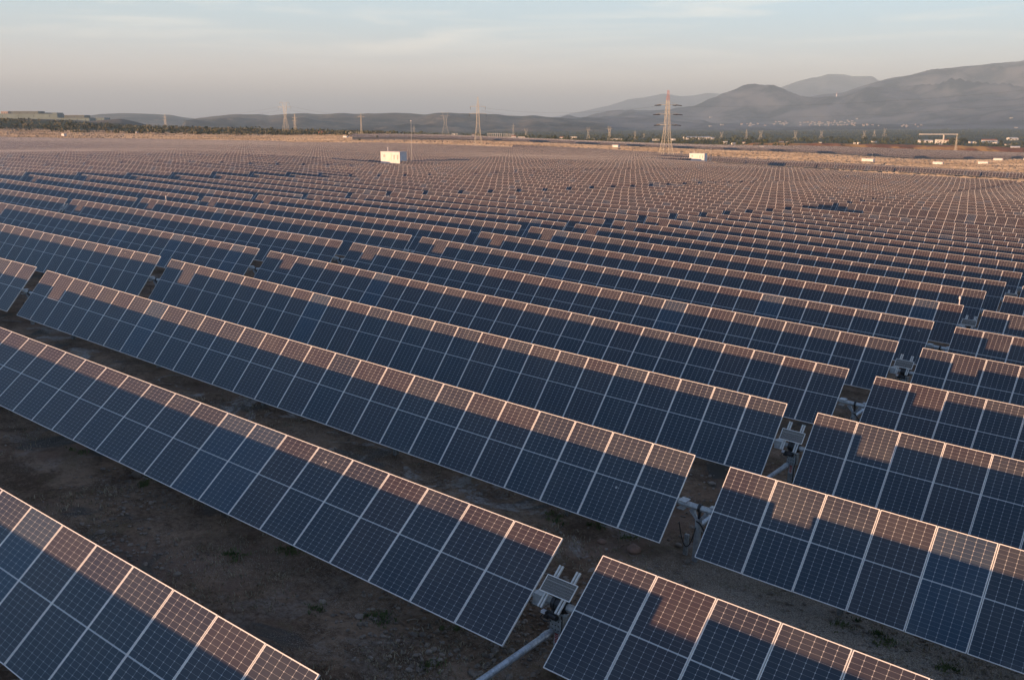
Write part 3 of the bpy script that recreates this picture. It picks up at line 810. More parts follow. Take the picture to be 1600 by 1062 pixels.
def drive_station(r, k, label, parts=True):
    M, tl, ia, ib = gap_frame(r, k)
    D = drive_meshes()
    root = empty('tracker_drive', M, label, 'tracker drive', 'tracker drives with a small panel in the gaps')
    for nm in ('post', 'mounting_plate', 'slew_drive', 'motor', 'sensor_box', 'torque_tube', 'saddle', 'warning_label', 'cable'): link(nm, D[nm], root)
    T = Matrix.Translation((0, 0, TUBE_H)) @ rot_tilt(tl)
    for x in (-.215, -.155, .165, .225): link('rail', D['rail'], root, T @ Matrix.Translation((x, 0, .015)))
    p = link('controller_panel', D['controller_panel'], root, T @ Matrix.Translation((-.005, .225, .072)))
    link('panel_frame', D['panel_frame'], p)
    return M
def bearing_meshes():
    B = ST_CACHE.setdefault('B', {})
    if B: return B
    h = TUBE_H - 0.115 * 0.7; g2 = GAP / 2; yo = 0.08
    mb = MB(); mb.box((.02, yo - .06, -.3), (.035, yo + .06, h - .26)); mb.box((.035, yo - .06, -.3), (.12, yo - .045, h - .26)); mb.box((.12, yo - .06, -.3), (.135, yo + .06, h - .26)); B['post'] = mb.mesh('post', [MAT['galv']])
    mb = MB(); mb.tube([(.05, yo, h), (.11, yo, h)], .105, 14); mb.box((.06, yo - .03, h - .26), (.10, yo + .03, h - .08)); B['bearing'] = mb.mesh('bearing', [MAT['black']])
    mb = MB(); mb.tube([(-g2 - .06, yo, h), (.05, yo, h)], .078, 8); mb.tube([(.11, yo, h), (g2 + .06, yo, h)], .078, 8); B['torque_tube'] = mb.mesh('torque_tube', [MAT['galv']])
    mb = MB()
    mb.box((-g2 - .02, yo - .13, h + .075), (-g2 + .19, yo + .13, h + .09)); mb.box((-g2 - .02, yo - .16, h - .11), (-g2 + .16, yo + .0, h - .095)); mb.box((g2 - .12, yo - .02, h + .075), (g2 + .02, yo + .14, h + .09)); B['saddle'] = mb.mesh('saddle', [MAT['galv']])
    mb = MB()
    for sx in (-1, 1):
        a = Vector((.08 + sx * .20, yo - .02, h - .07)); b_ = Vector((.08 + sx * .03, yo - .03, h - .30))
        mb.tube([a, b_], [.075, .035], 4, 0, True, math.pi / 4)
    B['brace'] = mb.mesh('brace', [MAT['pipe']])
    mb = MB(); mb.box((.03, yo - .10, h - .36), (.11, yo - .05, h - .26)); B['clamp'] = mb.mesh('clamp', [MAT['galv']])
    pts = []
    for q in range(15):
        t = q / 14; pts.append((-.36 + .42 * t, yo - .12 + .02 * t, .92 - .18 * t - .62 * 4 * t * (1 - t) * (0.75 + .25 * t) + .16 * t))
    mb = MB(); mb.tube(pts, .013, 6); mb.tube([(.06, yo - .09, h - .30), (.16, yo - .11, h - .33), (.25, yo - .12, h - .42), (.30, yo - .10, h - .5)], .02, 6); B['cable'] = mb.mesh('cable', [MAT['black']])
    mb = MB(); mb.box((-.30, yo + .10, -.3), (-.20, yo + .17, .55)); B['cable_duct'] = mb.mesh('cable_duct', [MAT['galv_dull']])
    return B
def bearing_post(r, k, label):
    M, tl, ia, ib = gap_frame(r, k)
    root = empty('bearing_post', M, label, 'tracker post', 'plain bearing posts in the table gaps')
    for nm, me in bearing_meshes().items(): link(nm, me, root)
    return M
def gap_seen(r, k):
    x0, y, dz, tl = row_param(r)
    x = x0 + k * TAB_P + GAP / 2
    if not (table_exists(r, k, x - 30, x, y) and table_exists(r, k + 1, x, x + 30, y)): return None
    u, v, zc = project(x, y, float(tube_z(x, y)[0]))
    return float(zc) if (-5 < u < 1605 and v < 1075 and zc > 0) else None
seen = {}
for r in range(1, 21):
    for k in range(-6, 3):
        z = gap_seen(r, k)
        if z and z < 118: seen.setdefault(k, []).append(r)
LINE = {0: 'rightmost gap line', -1: 'second gap line from right', -2: 'third gap line from right', -3: 'fourth gap line from right'}
for k, rows in seen.items():
    for r in rows:
        line = LINE.get(k, 'far left gap lines')
        if r % 2 == 0 and k % 2 == 0:
            M = drive_station(r, k, f'drive with small panel on rails, {ordinal(r)} row from camera, {line}')
            # drive shaft to the row in front
            if r <= 12:
                M2, _, _, _ = gap_frame(r - 1, k)
                a = M @ Vector((.02, -.06, .86)); b_ = M2 @ Vector((.02, .16, .86))
                d = (b_ - a)
                mb = MB(); mb.tube([(0, 0, 0), d * 0.5, d], .062, 14); mb.tube([d * 0.02, d * 0.05], .075, 14); mb.tube([d * 0.95, d * 0.98], .075, 14)
                o = mb.build('drive_shaft', MAT['pipe'], None, Matrix.Translation(a))
                set_props(o, f'grey pipe from the {ordinal(r)} row drive to the row ahead, {line}', 'drive shaft', 'drive shafts linking two rows')
        else:
            bearing_post(r, k, f'plain tube post, {ordinal(r)} row from camera, {line}')

exec_rest = True
# ------------------------------------------------------------------ service road and clearings
def strip(name, pts, width, mat, lift=0.05, n=160):
    P = np.array(pts, float); s = np.linspace(0, 1, n); seg = np.linspace(0, 1, len(P))
    x = np.interp(s, seg, P[:, 0]); y = np.interp(s, seg, P[:, 1])
    dx_, dy_ = np.gradient(x), np.gradient(y); L = np.hypot(dx_, dy_); nx, ny = -dy_ / L, dx_ / L
    w = np.linspace(-.5, .5, 7)[None] * (width * (1 + .06 * fbm(s * 30, s * 0, 2, 8)))[:, None]
    X = x[:, None] + nx[:, None] * w; Y = y[:, None] + ny[:, None] * w
    o = link(name, grid_mesh(name, X, Y, ground_z(X, Y) + lift, [mat])); o['kind'] = 'structure'
    return o
MAT['track'] = plain('track_gravel', (0.27, 0.235, 0.215), 0.95, 0, 0.3, 0.6, worldpos=True)
xr_, yr_, _, _ = row_param(19)
strip('road', [(-46, yr_ + 3), (20, yr_ + 3), (90, yr_ + 2)], 6.0, MAT['track'])

# ------------------------------------------------------------------ embankment on the right edge of the plain
def embankment():
    us = np.linspace(1140, 1760, 240); base = np.interp(us, [1140, 1300, 1500, 1760], [232.5, 233.5, 239, 246]); topv = np.interp(us, [1140, 1180, 1300, 1500, 1600, 1760], [229.5, 223.5, 224.5, 228, 231, 236])
    zc0 = np.interp(us, [1140, 1760], [1165, 1130])
    X, Y, Z = [], [], []
    for t in np.linspace(0, 1, 16):
        zc = zc0 + 60 * t
        row = []
        for a, b_, c_, z_ in zip(us, base, topv, zc):
            s = min(1, t * 1.7); s = s * s * (3 - 2 * s); drop = max(0, (t - .75) * 4)
            vv = b_ + (c_ - b_) * s
            p = unproj(a, vv, z_); row.append((p[0], p[1], p[2] - drop * 9))
        row = np.array(row); X.append(row[:, 0]); Y.append(row[:, 1]); Z.append(row[:, 2])
    X, Y, Z = map(np.array, (X, Y, Z)); Z = Z + 0.7 * fbm(X / 14, Y / 14, 3, 12)
    Z[0] -= 8
    m, nt, b = new_mat('bank_earth'); N = NT(nt); pos = N.geo_pos()
    c = N.mix(N.step(N.noise(0.016, 4, .6, pos, .6), .44, .56), (0.55, 0.31, 0.12, 1), (0.27, 0.125, 0.075, 1))
    c = N.mix(N.step(N.noise(0.09, 5, .7, pos), .55, .66), c, (0.075, 0.065, 0.035, 1))
    nt.links.new(c, b.inputs['Base Color']); b.inputs['Roughness'].default_value = .95; b.inputs['Specular IOR Level'].default_value = .1
    o = link('embankment', grid_mesh('embankment', X, Y, Z, [m])); o['kind'] = 'structure'
embankment()

# ------------------------------------------------------------------ vegetation
def on_ground(u, v, fallback=1200.0, lo=60.0, hi=9000.0):
    zc = ground_hit(u, v, lo, hi) or fallback
    p = unproj(u, v, zc); p[2] = float(ground_z(p[0], p[1]))
    return p, zc
def scatter_scrub(name, label, n, fu, zc_rng, hrng, mat, seed, leaves=16):
    rng = np.random.default_rng(seed); mb = MB()
    for _ in range(n):
        u = fu(rng); zc = math.exp(rng.uniform(math.log(zc_rng[0]), math.log(zc_rng[1])))
        x = cam_right[0] * (u - 800) / FPX * zc + fwd_h[0] * zc; y = cam_right[1] * (u - 800) / FPX * zc + fwd_h[1] * zc
        if vnoise(x / 45, y / 45, seed) < -0.15 and rng.uniform() < .8: continue
        z = float(ground_z(x, y)); hgt = rng.uniform(*hrng); w = hgt * rng.uniform(.6, 2.2)
        mb.blob((x, y, z + hgt * .5), w, w, hgt * .6, leaves, hgt * .30, rng, 0, z + .1)
    o = mb.build(name, mat); set_props(o, label, 'scrub', None, 'stuff'); return o
scatter_scrub('scrub', 'dark scrub and low olive trees along the left edge of the plain', 1200, lambda g_: g_.uniform(-60, 620), (1060, 1560), (1.4, 4.6), MAT['leaf_scrub'], 21, 22)
scatter_scrub('scrub', 'dark low trees along the field edge below the warehouse', 420, lambda g_: g_.uniform(860, 1230), (1150, 1500), (1.6, 4.0), MAT['leaf_dark'], 22)
scatter_scrub('orchard', 'dark green orchards and hedges across the far valley floor', 3200, lambda g_: g_.uniform(380, 1680), (1500, 5600), (2.5, 7.0), MAT['leaf_dark'], 23, 12)
TREE_PROTO = None
def tree(u, v, hpx, label, group, wide=1.0, seed=0, zmin=400.0):
    p, zc = on_ground(u, v, 1300, zmin)
    H = max(2.5, hpx * zc / FPX); rng = np.random.default_rng(seed + int(u))
    root = empty('tree', Matrix.Translation(tuple(p)), label, 'tree', group)
    mb = MB(); mb.tube([(0, 0, -.3), (.05 * H, 0, .22 * H), (0, .03 * H, .5 * H)], [.05 * H, .035 * H, .015 * H], 7); mb.tube([(.05 * H, 0, .22 * H), (.2 * H, .1 * H, .5 * H)], [.025 * H, .01 * H], 5)
    mb.build('trunk', MAT['bark'], root)
    mb = MB()
    for q in range(6):
        a = rng.uniform(0, 6.28); rr = rng.uniform(0, .28) * H * wide
        mb.blob((math.cos(a) * rr, math.sin(a) * rr, H * rng.uniform(.42, .8)), H * .24 * wide, H * .24 * wide, H * .2, 70, H * .055, rng, 0, H * .15)
    mb.build('crown', MAT['leaf_dark'], root)
TREES = [(35, 196, 7, 'dark tree above the scrub at far left'), (108, 199, 8, 'dark tree group below the green sheds'), (270, 204, 8, 'tallest dark tree of the left scrub belt'), (322, 205, 8, 'round dark tree right of the tallest in the scrub belt'),
         (338, 205, 6, 'small dark tree next to the round one in the scrub belt'), (252, 204, 5, 'low tree left of the tallest in the scrub belt'), (420, 207, 6, 'dark tree left of the tall portal pylon'), (481, 207, 5, 'dark tree right of the tall portal pylon'),
         (562, 221, 5, 'lone dark bush standing in the tan field'), (589, 216, 4, 'dark bush at the field edge above the lone bush'),
         (1071, 219, 6, 'dark tree left of the two warehouse trees'), (1077, 219, 5, 'dark tree before the warehouse front'), (1160, 220, 7, 'dark tree between the white cottages'), (1175, 221, 9, 'larger dark tree right of the cottages'),
         (1233, 221, 6, 'dark tree at the left end of the embankment'), (1252, 220, 5, 'small dark tree above the embankment'), (1298, 221, 8, 'slim dark tree above the embankment'), (1350, 223, 10, 'tall dark tree above the embankment crest'),
         (1366, 224, 9, 'dark tree right of the tall one above the embankment'), (1385, 224, 8, 'dark tree left of the canopy shed'), (1403, 224, 9, 'dark tree at the left foot of the canopy shed'), (1488, 227, 12, 'broad dark tree under the right end of the canopy'),
         (1504, 227, 13, 'broadest dark tree right of the canopy shed'), (1510, 227, 8, 'dark tree beside the broadest one'), (1532, 228, 6, 'low dark tree left of the farm houses'), (1564, 228, 8, 'dark tree before the farm houses'), (1597, 229, 8, 'dark tree at the right edge of the frame')]
for n, (u, v, hp, lb) in enumerate(TREES): tree(u, v, hp, lb, 'dark trees on the plain', 1.0 + .5 * ((n * 37) % 10) / 10, n)

# ------------------------------------------------------------------ cabins, houses and sheds
def cabin(u, vb, zc, L, W, hpx, label, cat='cabin', group='white service cabins among the panels', detail=False):
    p = unproj(u, vb, zc)
    gz = float(ground_z(p[0], p[1]))
    root = empty('service_cabin', Matrix.Translation((p[0], p[1], gz - .1)), label, cat, group)
    top = max(1.8, p[2] + hpx * zc / FPX - (gz - .1)) - .12
    mb = MB(); mb.box((0, 0, 0), (L, W, top)); mb.build('wall', MAT['white'], root)
    mb = MB(); mb.box((-.08, -.08, top), (L + .08, W + .08, top + .12)); mb.build('roof', MAT['white'], root)
    if detail:
        for x, w, z_, h_, m_, nm in ((1.0, .55, top - 1.25, .6, 'grey_paint', 'vent'), (2.2, 1.6, top - 2.15, 1.75, 'white_old', 'door'), (4.55, .35, top - 1.75, 1.1, 'grey_paint', 'window'), (5.75, .35, top - 1.75, 1.1, 'grey_paint', 'window')):
            mb = MB(); mb.box((x, -.05, z_), (x + w, -.003, z_ + h_)); mb.build(nm, MAT[m_], root)
        mb = MB(); mb.tube([(1.6, 1.0, top + .12), (1.6, 1.0, top + 1.0)], .07, 8); mb.tube([(1.6, 1.0, top + 1.0), (1.6, 1.0, top + 1.15)], .11, 8); mb.build('roof_mast', MAT['white'], root)
    return root
# near cabin: photo shows its left end at u=595, the near corner at 625, right end at 636
pc = unproj(625, 251.6, 233.0)
cabin_root = cabin(595, 250.3, 239, 6.7, 2.44, 13.3, 'white service cabin with blue shaded end among the panels, nearest to the camera', detail=True)
cabin(1077, 246.6, 385, 6.7, 2.44, 7.0, 'white service cabin right of the big lattice tower', detail=True)
for u, v, zc, lb in [(1346, 253.2, 560, 'white service cabin before the tan strip, left of a row of three'), (1457, 257, 680, 'longest of three white cabins at the right'), (1527.5, 258.8, 690, 'middle of three white cabins at the right'),
                     (1551, 258.6, 760, 'flat white cabin right of the middle one'), (1598, 259.6, 760, 'white cabin cut by the right frame edge')]:
    cabin(u, v, zc, 6.7, 2.44, 4.0, lb)
for u, v, zc, lb in [(96, 212, 900, 'white cabin at the far left edge of the panels'), (209.5, 211, 1050, 'small white cabin at the field edge right of the far left one'), (536, 219.3, 900, 'flat white cabin in the tan field, left of centre'), (604, 215.7, 1000, 'white cabin on the field edge above the nearest cabin'),
                     (936, 224, 1000, 'white cabin at the field edge right of the houses'), (956.5, 233.4, 700, 'white cabin above the dark panel row'), (1045.5, 231.4, 900, 'white cabin right of the big tower base'), (1119.5, 231.3, 950, 'white cabin right of the warehouse, by the purple panels'), (1186, 231.5, 950, 'white cabin at the left end of the embankment')]:
    cabin(u, v, zc, 5.0, 2.44, 2.9, lb)

def house(u0, u1, vt, vb, zc, label, cat, group=None, wall='white_old', roof='roof_red', depth=None, gable=.35, name='house', windows=2, p=None):
    if p is None: p = unproj((u0 + u1) / 2, vb, zc)
    L = (u1 - u0) * zc / FPX; Hh = max(2.4, (vb - vt) * zc / FPX); dpt = depth or max(5.0, min(L * .8, 14))
    ang = -YAW + random.uniform(-.35, .35) if name == 'house' else -YAW
    root = empty(name, Matrix.Translation((p[0], p[1], p[2])) @ Matrix.Rotation(ang, 4, 'Z'), label, cat, group)
    hw = Hh * (1 - gable)
    mb = MB(); mb.box((-L / 2, 0, -6), (L / 2, dpt, hw)); mb.build('wall', MAT[wall], root)
    mb = MB()
    if gable > .05:
        e = .3; a = [(-L / 2 - e, -e, hw), (L / 2 + e, -e, hw), (L / 2 + e, dpt + e, hw), (-L / 2 - e, dpt + e, hw)]; r1, r2 = (-L / 2 - e, dpt / 2, Hh), (L / 2 + e, dpt / 2, Hh)
        mb.face([a[0], a[1], r2, r1]); mb.face([a[2], a[3], r1, r2]); mb.face([a[1], a[2], r2]); mb.face([a[3], a[0], r1]); mb.face(a[::-1])
    else: mb.box((-L / 2 - .3, -.3, hw), (L / 2 + .3, dpt + .3, Hh + .2))
    mb.build('roof', MAT[roof], root)
    for q in range(windows):
        x = -L / 2 + L * (q + .5) / windows; w = min(.7, L / windows * .28)
        mb = MB(); mb.box((x - w, -.06, hw * .38), (x + w, -.004, hw * .72)); mb.build('window', MAT['glass_dark'], root)
    return root
# industrial sheds on the rise at the left
shed = [(-8, 90, 178.2, 184.5, 2550, 'long pale green shed at the left edge of the rise', 'teal'), (14, 60, 174.2, 179.5, 2700, 'dark flat shed on top of the long green one', 'teal_dark'), (60, 89, 176.5, 180.5, 2720, 'green shed right of the dark flat one', 'teal'),
        (91, 132, 180.3, 185.2, 2650, 'dark shed in the middle of the green sheds', 'teal_dark'), (131, 163, 184.4, 188.2, 2600, 'low green shed at the right end of the rise', 'teal'), (90, 140, 184.6, 189.5, 2500, 'pale low shed below the dark middle one', 'teal')]
for u0, u1, vt, vb, zc, lb, w in shed: house(u0, u1, vt, vb + 1.5, zc, lb, 'shed', 'industrial sheds on the left rise', w, 'teal_dark' if w == 'teal' else 'roof_grey', 40, 0.0, 'industrial_shed', 4)
house(2, 13, 174.5, 181, 2600, 'pinkish square tower block at the far left of the sheds', 'building', None, 'pink_wall', 'roof_grey', 18, 0.0, 'tower_block', 3)
# field edge buildings
for u0, u1, vt, vb, lb, w, rf in [(497, 504, 204.5, 208, 'orange walled house behind the scrub belt', 'orange', 'roof_red'), (539, 549, 206.3, 209, 'long white shed behind the scrub belt', 'white_old', 'roof_grey'), (551, 562, 206.8, 209, 'white shed right of the long one behind the scrub belt', 'white_old', 'roof_grey'),
                                  (706, 715, 208.5, 212.5, 'white shed right of the wide pylon', 'white_old', 'roof_grey'), (738, 742, 209, 212, 'tiny white house left of the two-armed pylon', 'white_old', 'roof_red'), (800, 806, 211, 217, 'yellowish house at the right end of the substation', 'white_old', 'roof_red'), (810, 820, 214, 218, 'flat white shed right of the yellowish house', 'white_old', 'roof_grey'),
                                  (874, 880, 213, 217.5, 'white house at the left end of the village row', 'white_old', 'roof_red'), (883, 890, 214.3, 217.5, 'white house second in the village row', 'white_old', 'roof_red'), (891, 901, 213.5, 217.5, 'wide white house in the middle of the village row', 'white_old', 'roof_grey'),
                                  (928, 934, 216.3, 218.5, 'low white shed at the right end of the village row', 'white_old', 'roof_grey'), (955, 972, 216.3, 218.8, 'low pale sheds left of the big tower', 'white_old', 'roof_grey'), (1020, 1030, 216.8, 219.5, 'low white shed behind the big tower base', 'white_old', 'roof_grey'), (1051, 1060, 216.5, 219, 'low white shed left of the warehouse', 'white_old', 'roof_grey'),
                                  (1131, 1137, 220.5, 224.5, 'white cottage with gable below the warehouse', 'white_old', 'white_old'), (1145, 1151, 223, 225.6, 'low white cottage right of the gabled one', 'white_old', 'white_old'), (1160, 1164, 221, 224, 'small white cottage left of the large tree', 'white_old', 'roof_red'),
                                  (1217, 1224, 220, 222.8, 'white house on the left of the embankment', 'white_old', 'roof_red'), (1229, 1235, 220.3, 222.8, 'second white house on the left of the embankment', 'white_old', 'roof_red'), (1280, 1284, 222.3, 224.3, 'tiny white hut on the embankment crest', 'white_old', 'roof_grey'),
                                  (1334, 1337, 222.5, 225, 'small white hut above the embankment', 'white_old', 'roof_grey'), (1342, 1346, 222.3, 225, 'white hut right of the small one above the embankment', 'white_old', 'roof_grey'), (1363, 1370, 219.8, 222.2, 'white shed among trees above the embankment', 'white_old', 'roof_grey'),
                                  (1437, 1457, 218.3, 222.5, 'white gabled greenhouse shed left of the canopy mast', 'white_old', 'white_old'), (1463, 1472, 218, 225.5, 'white house under the canopy', 'white_old', 'roof_grey'), (1474, 1482, 217.5, 223, 'pale house at the canopy right side', 'white_old', 'roof_red'),
                                  (1514, 1526, 220.8, 223.5, 'long low white shed right of the broad tree', 'white_old', 'roof_grey'), (1536, 1557, 217, 223.5, 'largest white farm house with several roofs', 'white_old', 'roof_red'), (1558, 1570, 220.5, 223.5, 'low white wing right of the largest farm house', 'white_old', 'roof_grey'),
                                  (1577, 1592, 214.5, 219, 'white house at upper right beyond the farm', 'white_old', 'white_old'), (1572, 1580, 224, 227.5, 'small pale house near the right edge', 'white_old', 'roof_red'), (1581, 1593, 228, 232, 'white cabin on the embankment at the right edge', 'white', 'white')]:
    p, zc = on_ground((u0 + u1) / 2, vb + .6, 1800, 1150)
    house(u0, u1, vt, vb, zc, lb, 'house', 'pale buildings along the field edge', w, rf, None, .3 if rf != 'roof_grey' else .0, 'house', 2, p)
p, zc = on_ground(1092, 218.4, 2000, 1150)
house(1064, 1104, 213.2, 218, zc, 'long cream warehouse with grey roof behind the field edge', 'warehouse', None, 'white_old', 'roof_grey', 40, .25, 'warehouse', 8, p)
p2, zc2 = on_ground(1108, 218.2, 2000, 1150)
house(1103, 1121, 214.5, 218, zc2, 'grey shed joined to the right end of the cream warehouse', 'warehouse', None, 'roof_grey', 'roof_grey', 40, .3, 'warehouse', 3, p2)
# canopy: a long flat roof on one mast
p, zc = on_ground(1474, 224, 1700, 1150)
root = empty('canopy_shed', Matrix.Translation(tuple(p)) @ Matrix.Rotation(-YAW, 4, 'Z'), 'long flat white canopy on a mast among trees at the right', 'canopy')
S = zc / FPX
mb = MB(); mb.box((-36 * S, -2, 13.0 * S), (-.5 * S, 10, 14.2 * S)); mb.box((1.5 * S, -2, 13.2 * S), (21 * S, 10, 14.2 * S)); mb.build('roof', MAT['white_old'], root)
mb = MB(); mb.box((-1 * S, 0, -2), (.6 * S, 1.4 * S, 14.0 * S)); mb.build('mast', MAT['white_old'], root)
# hillside town
rng = np.random.default_rng(5)
def town(n, fu, fv, group, label, wpx=(1.6, 3.4)):
    for _ in range(n):
        u = fu(); v = fv(u)
        p, zc = surf_hit(u, v, 'big')
        w = rng.uniform(*wpx); hh = rng.uniform(1.2, 2.2)
        house(u - w / 2, u + w / 2, v - hh, v, zc, label, 'house', group, 'town_wall', 'roof_red' if rng.uniform() < .5 else 'town_wall', None, .3, 'house', 0, p)
town(14, lambda: rng.uniform(1198, 1221), lambda u: 196.5 - rng.uniform(0, 4), 'white houses of the small hamlet left of the hillside town', 'small white house in the hamlet left of the hillside town')
town(20, lambda: rng.uniform(1238, 1270), lambda u: 196.8 - rng.uniform(0, 3.5), 'white houses at the left end of the hillside town', 'small white house at the left end of the hillside town')
town(38, lambda: rng.uniform(1268, 1325), lambda u: 197.5 - rng.uniform(0, 3 + (u - 1268) * .13), 'white houses of the hillside town', 'small white house in the middle of the hillside town')
town(8, lambda: rng.uniform(1326, 1362), lambda u: 198.5 - rng.uniform(0, 3), 'white houses at the right end of the hillside town', 'small white house at the right end of the hillside town')
town(9, lambda: rng.uniform(1390, 1425), lambda u: 199.5 - rng.uniform(0, 3), 'white houses of the hamlet right of the hillside town', 'small white house in the hamlet right of the hillside town')
town(10, lambda: rng.uniform(1120, 1200), lambda u: 197.5 - rng.uniform(0, 3), 'white houses below the rounded hill', 'small white house at the foot of the rounded hill', (2, 5))
for u, v, lb in [(1561, 187, 'white house high on the slope at the right'), (1593, 187, 'white house high on the slope by the frame edge'), (1569, 201.5, 'white house on the lower slope at the right'), (1103, 185.5, 'pale house high on the rounded hill'), (937, 197.5, 'white shed on the slope right of centre'), (942, 210, 'long white greenhouse on the plain right of the village'), (1102, 198.5, 'white shed on the rounded hill foot')]:
    p, zc = surf_hit(u, v, 'big'); house(u - 2, u + 2, v - 1.6, v, zc, lb, 'house', None, 'town_wall', 'town_wall', None, .2, 'house', 0, p)
# water tank / mast on the ridge
p, zc = surf_hit(1290, 151.5, 'big')
root = empty('mast', Matrix.Translation(tuple(p)), 'white and orange mast on the mountain shoulder', 'mast')
S = zc / FPX
mb = MB(); mb.tube([(0, 0, -10), (0, 0, 3.4 * S)], [1.0 * S, .7 * S], 10); mb.build('tower', MAT['white'], root)
mb = MB(); mb.tube([(0, 0, 3.4 * S), (0, 0, 7 * S)], [.35 * S, .15 * S], 8); mb.build('antenna', MAT['orange'], root)

# ------------------------------------------------------------------ pylons
def lattice_tower(p, H, base_w, kind, label, yaw, group, thick=1.0, name='pylon', red_top=False, leg_t=.145):
    root = empty(name, Matrix.Translation(tuple(p)) @ Matrix.Rotation(yaw, 4, 'Z'), label, 'pylon', group)
    t = leg_t * thick; tb = t * .45
    def half(z):
        f = z / H
        if kind == 'portal': return np.interp(f, [0, .55, .75, 1], [base_w / 2, base_w * .13, base_w * .20, base_w * .38])
        return np.interp(f, [0, .35, .80, 1], [base_w / 2, base_w * .22, base_w * .12, base_w * .05])
    lev = list(np.concatenate([np.linspace(0, .4, 4), np.linspace(.48, 1.0, 8)]) * H)
    body, topb = MB(), MB()
    for a, b in zip(lev[:-1], lev[1:]):
        tgt = topb if (red_top and a >= .80 * H) else body
        if a >= .80 * H: tb = t * .3; t = leg_t * thick * .6
        ha, hb = half(a), half(b); da, db = (ha, hb) if kind != 'portal' else (np.interp(a / H, [0, .6, 1], [base_w / 2, base_w * .12, base_w * .05]), np.interp(b / H, [0, .6, 1], [base_w / 2, base_w * .12, base_w * .05]))
        ca = [(-ha, -da, a), (ha, -da, a), (ha, da, a), (-ha, da, a)]; cb = [(-hb, -db, b), (hb, -db, b), (hb, db, b), (-hb, db, b)]
        for q in range(4):
            tgt.bar(ca[q], cb[q], t); n = (q + 1) % 4
            tgt.bar(ca[q], cb[n], tb); tgt.bar(ca[n], cb[q], tb); tgt.bar(cb[q], cb[n], tb)
    body.build('mast', MAT['tower'], root)
    if red_top: topb.build('red_peak', MAT['tower_red'], root)
    elif topb.v: topb.build('peak', MAT['tower'], root)
    arms = {'triple': [(.50, .27), (.655, .30), (.79, .27)], 'double': [(.80, .27), (.655, .30)][::-1], 'portal': [(.86, .34), (1.0, .26)], 'single': [(.86, .22)]}[kind]
    t = leg_t * thick
    for f, w in arms:
        z = f * H; L = w * H * .62; h0 = half(z)
        mb = MB()
        for s in (-1, 1):
            for dy in (-1, 1): mb.bar((s * h0, dy * h0 * .8, z), (s * L, 0, z), t * 1.3); mb.bar((s * h0, dy * h0 * .8, z + .045 * H), (s * L, 0, z), tb)
            for q in (.35, .7): mb.bar((s * (h0 + (L - h0) * q), 0, z), (s * (h0 + (L - h0) * q), 0, z + .045 * H * (1 - q)), tb)
        mb.bar((-h0, 0, z), (h0, 0, z), t)
        mb.build('crossarm', MAT['tower'], root)
        for s in (-1, 1):
            mb = MB()
            if kind == 'triple': mb.tube([(s * L * .72, -.2, z - .1), (s * (L + .05 * H), -.6, z - .012 * H)], .19 * thick, 8); mb.tube([(s * L * .55, .8, z - .2), (s * L * .95, 1.6, z - .35)], .17 * thick, 8)
            else: mb.tube([(s * L * .97, 0, z), (s * L * .97, 0, z - .065 * H)], .10 * thick, 8)
            mb.build('insulator', MAT['insulator'], root)
    return root
def tower_at(u, vt, vb, zc, kind, label, base_px, group=None, yaw=0.3, thick=1.0, red=False):
    pb = unproj(u, vb, zc); H = (vb - vt) * zc / FPX
    gz = float(ground_z(pb[0], pb[1]))
    if pb[2] > gz: H += pb[2] - gz
    pb[2] = min(pb[2], gz)
    return lattice_tower(pb, H, base_px * zc / FPX, kind, label, -YAW + yaw, group, thick, 'pylon', red)
tower_at(1040.5, 144.5, 243, 455, 'triple', 'big lattice pylon with red peak and three dark crossarms among the panels', 19, None, .25, 1.0, True)
tower_at(747, 154, 226, 640, 'double', 'slim lattice pylon with two crossarms in the middle distance', 12, None, .2, .9)
PY = [(447, 162, 211, 1250, 'portal', 10, 'tall pale portal pylon in front of the scrub at left'), (461.5, 179, 208, 1500, 'double', 6, 'shorter pylon right of the tall portal one'), (259.5, 179, 204, 1600, 'double', 7, 'faint pylon above the scrub at far left'), (565, 178, 216, 1100, 'single', 4, 'thin pale pylon left of the nearest cabin'),
      (696, 177, 213, 1500, 'portal', 12, 'wide portal pylon left of the two-armed one'), (647, 196, 211, 2000, 'double', 6, 'small pylon left of the wide portal one'),  (802, 193, 214, 2100, 'double', 5, 'small pylon above the yellowish house'),
      (822, 202, 217, 2000, 'portal', 7, 'small portal pylon right of the yellowish house'), (919, 200, 219, 1900, 'portal', 6, 'small portal pylon right of the village row'), (952, 199, 221, 1500, 'portal', 7, 'portal pylon over the low pale sheds'), 
      (992, 204, 219, 1900, 'double', 4, 'narrow pylon left of the big tower'),  (1006, 209, 218, 2300, 'portal', 5, 'tiny portal pylon just left of the big tower'), 
         (1127, 207, 219, 2200, 'portal', 6, 'portal pylon right of the warehouse'),
       (1166, 202, 219, 2200, 'double', 5, 'slim pylon over the low cottages'), (1188, 205, 220, 2100, 'portal', 8, 'wide pylon left of the embankment'), 
      (1242, 205, 222, 2000, 'portal', 7, 'wide pylon above the orange earth'),  (1283, 205, 217, 2400, 'portal', 6, 'pylon below the hillside town'), 
         (1350, 205, 216, 2500, 'portal', 6, 'pylon above the tall dark tree'),
      (1366, 203, 213, 2800, 'double', 4, 'small pylon right of the town'), (1382, 201, 213, 2700, 'portal', 6, 'pale pylon well right of the town'),  
      (1492.5, 211, 240, 1080, 'double', 5, 'tan pylon at the right end of the canopy')]
for u, vt, vb, zc, kd, bp, lb in PY: tower_at(u, vt, vb, zc, kd, lb, bp, 'faint pylons across the valley', random.uniform(-.4, .4), 1.0 if zc < 1300 else .85)
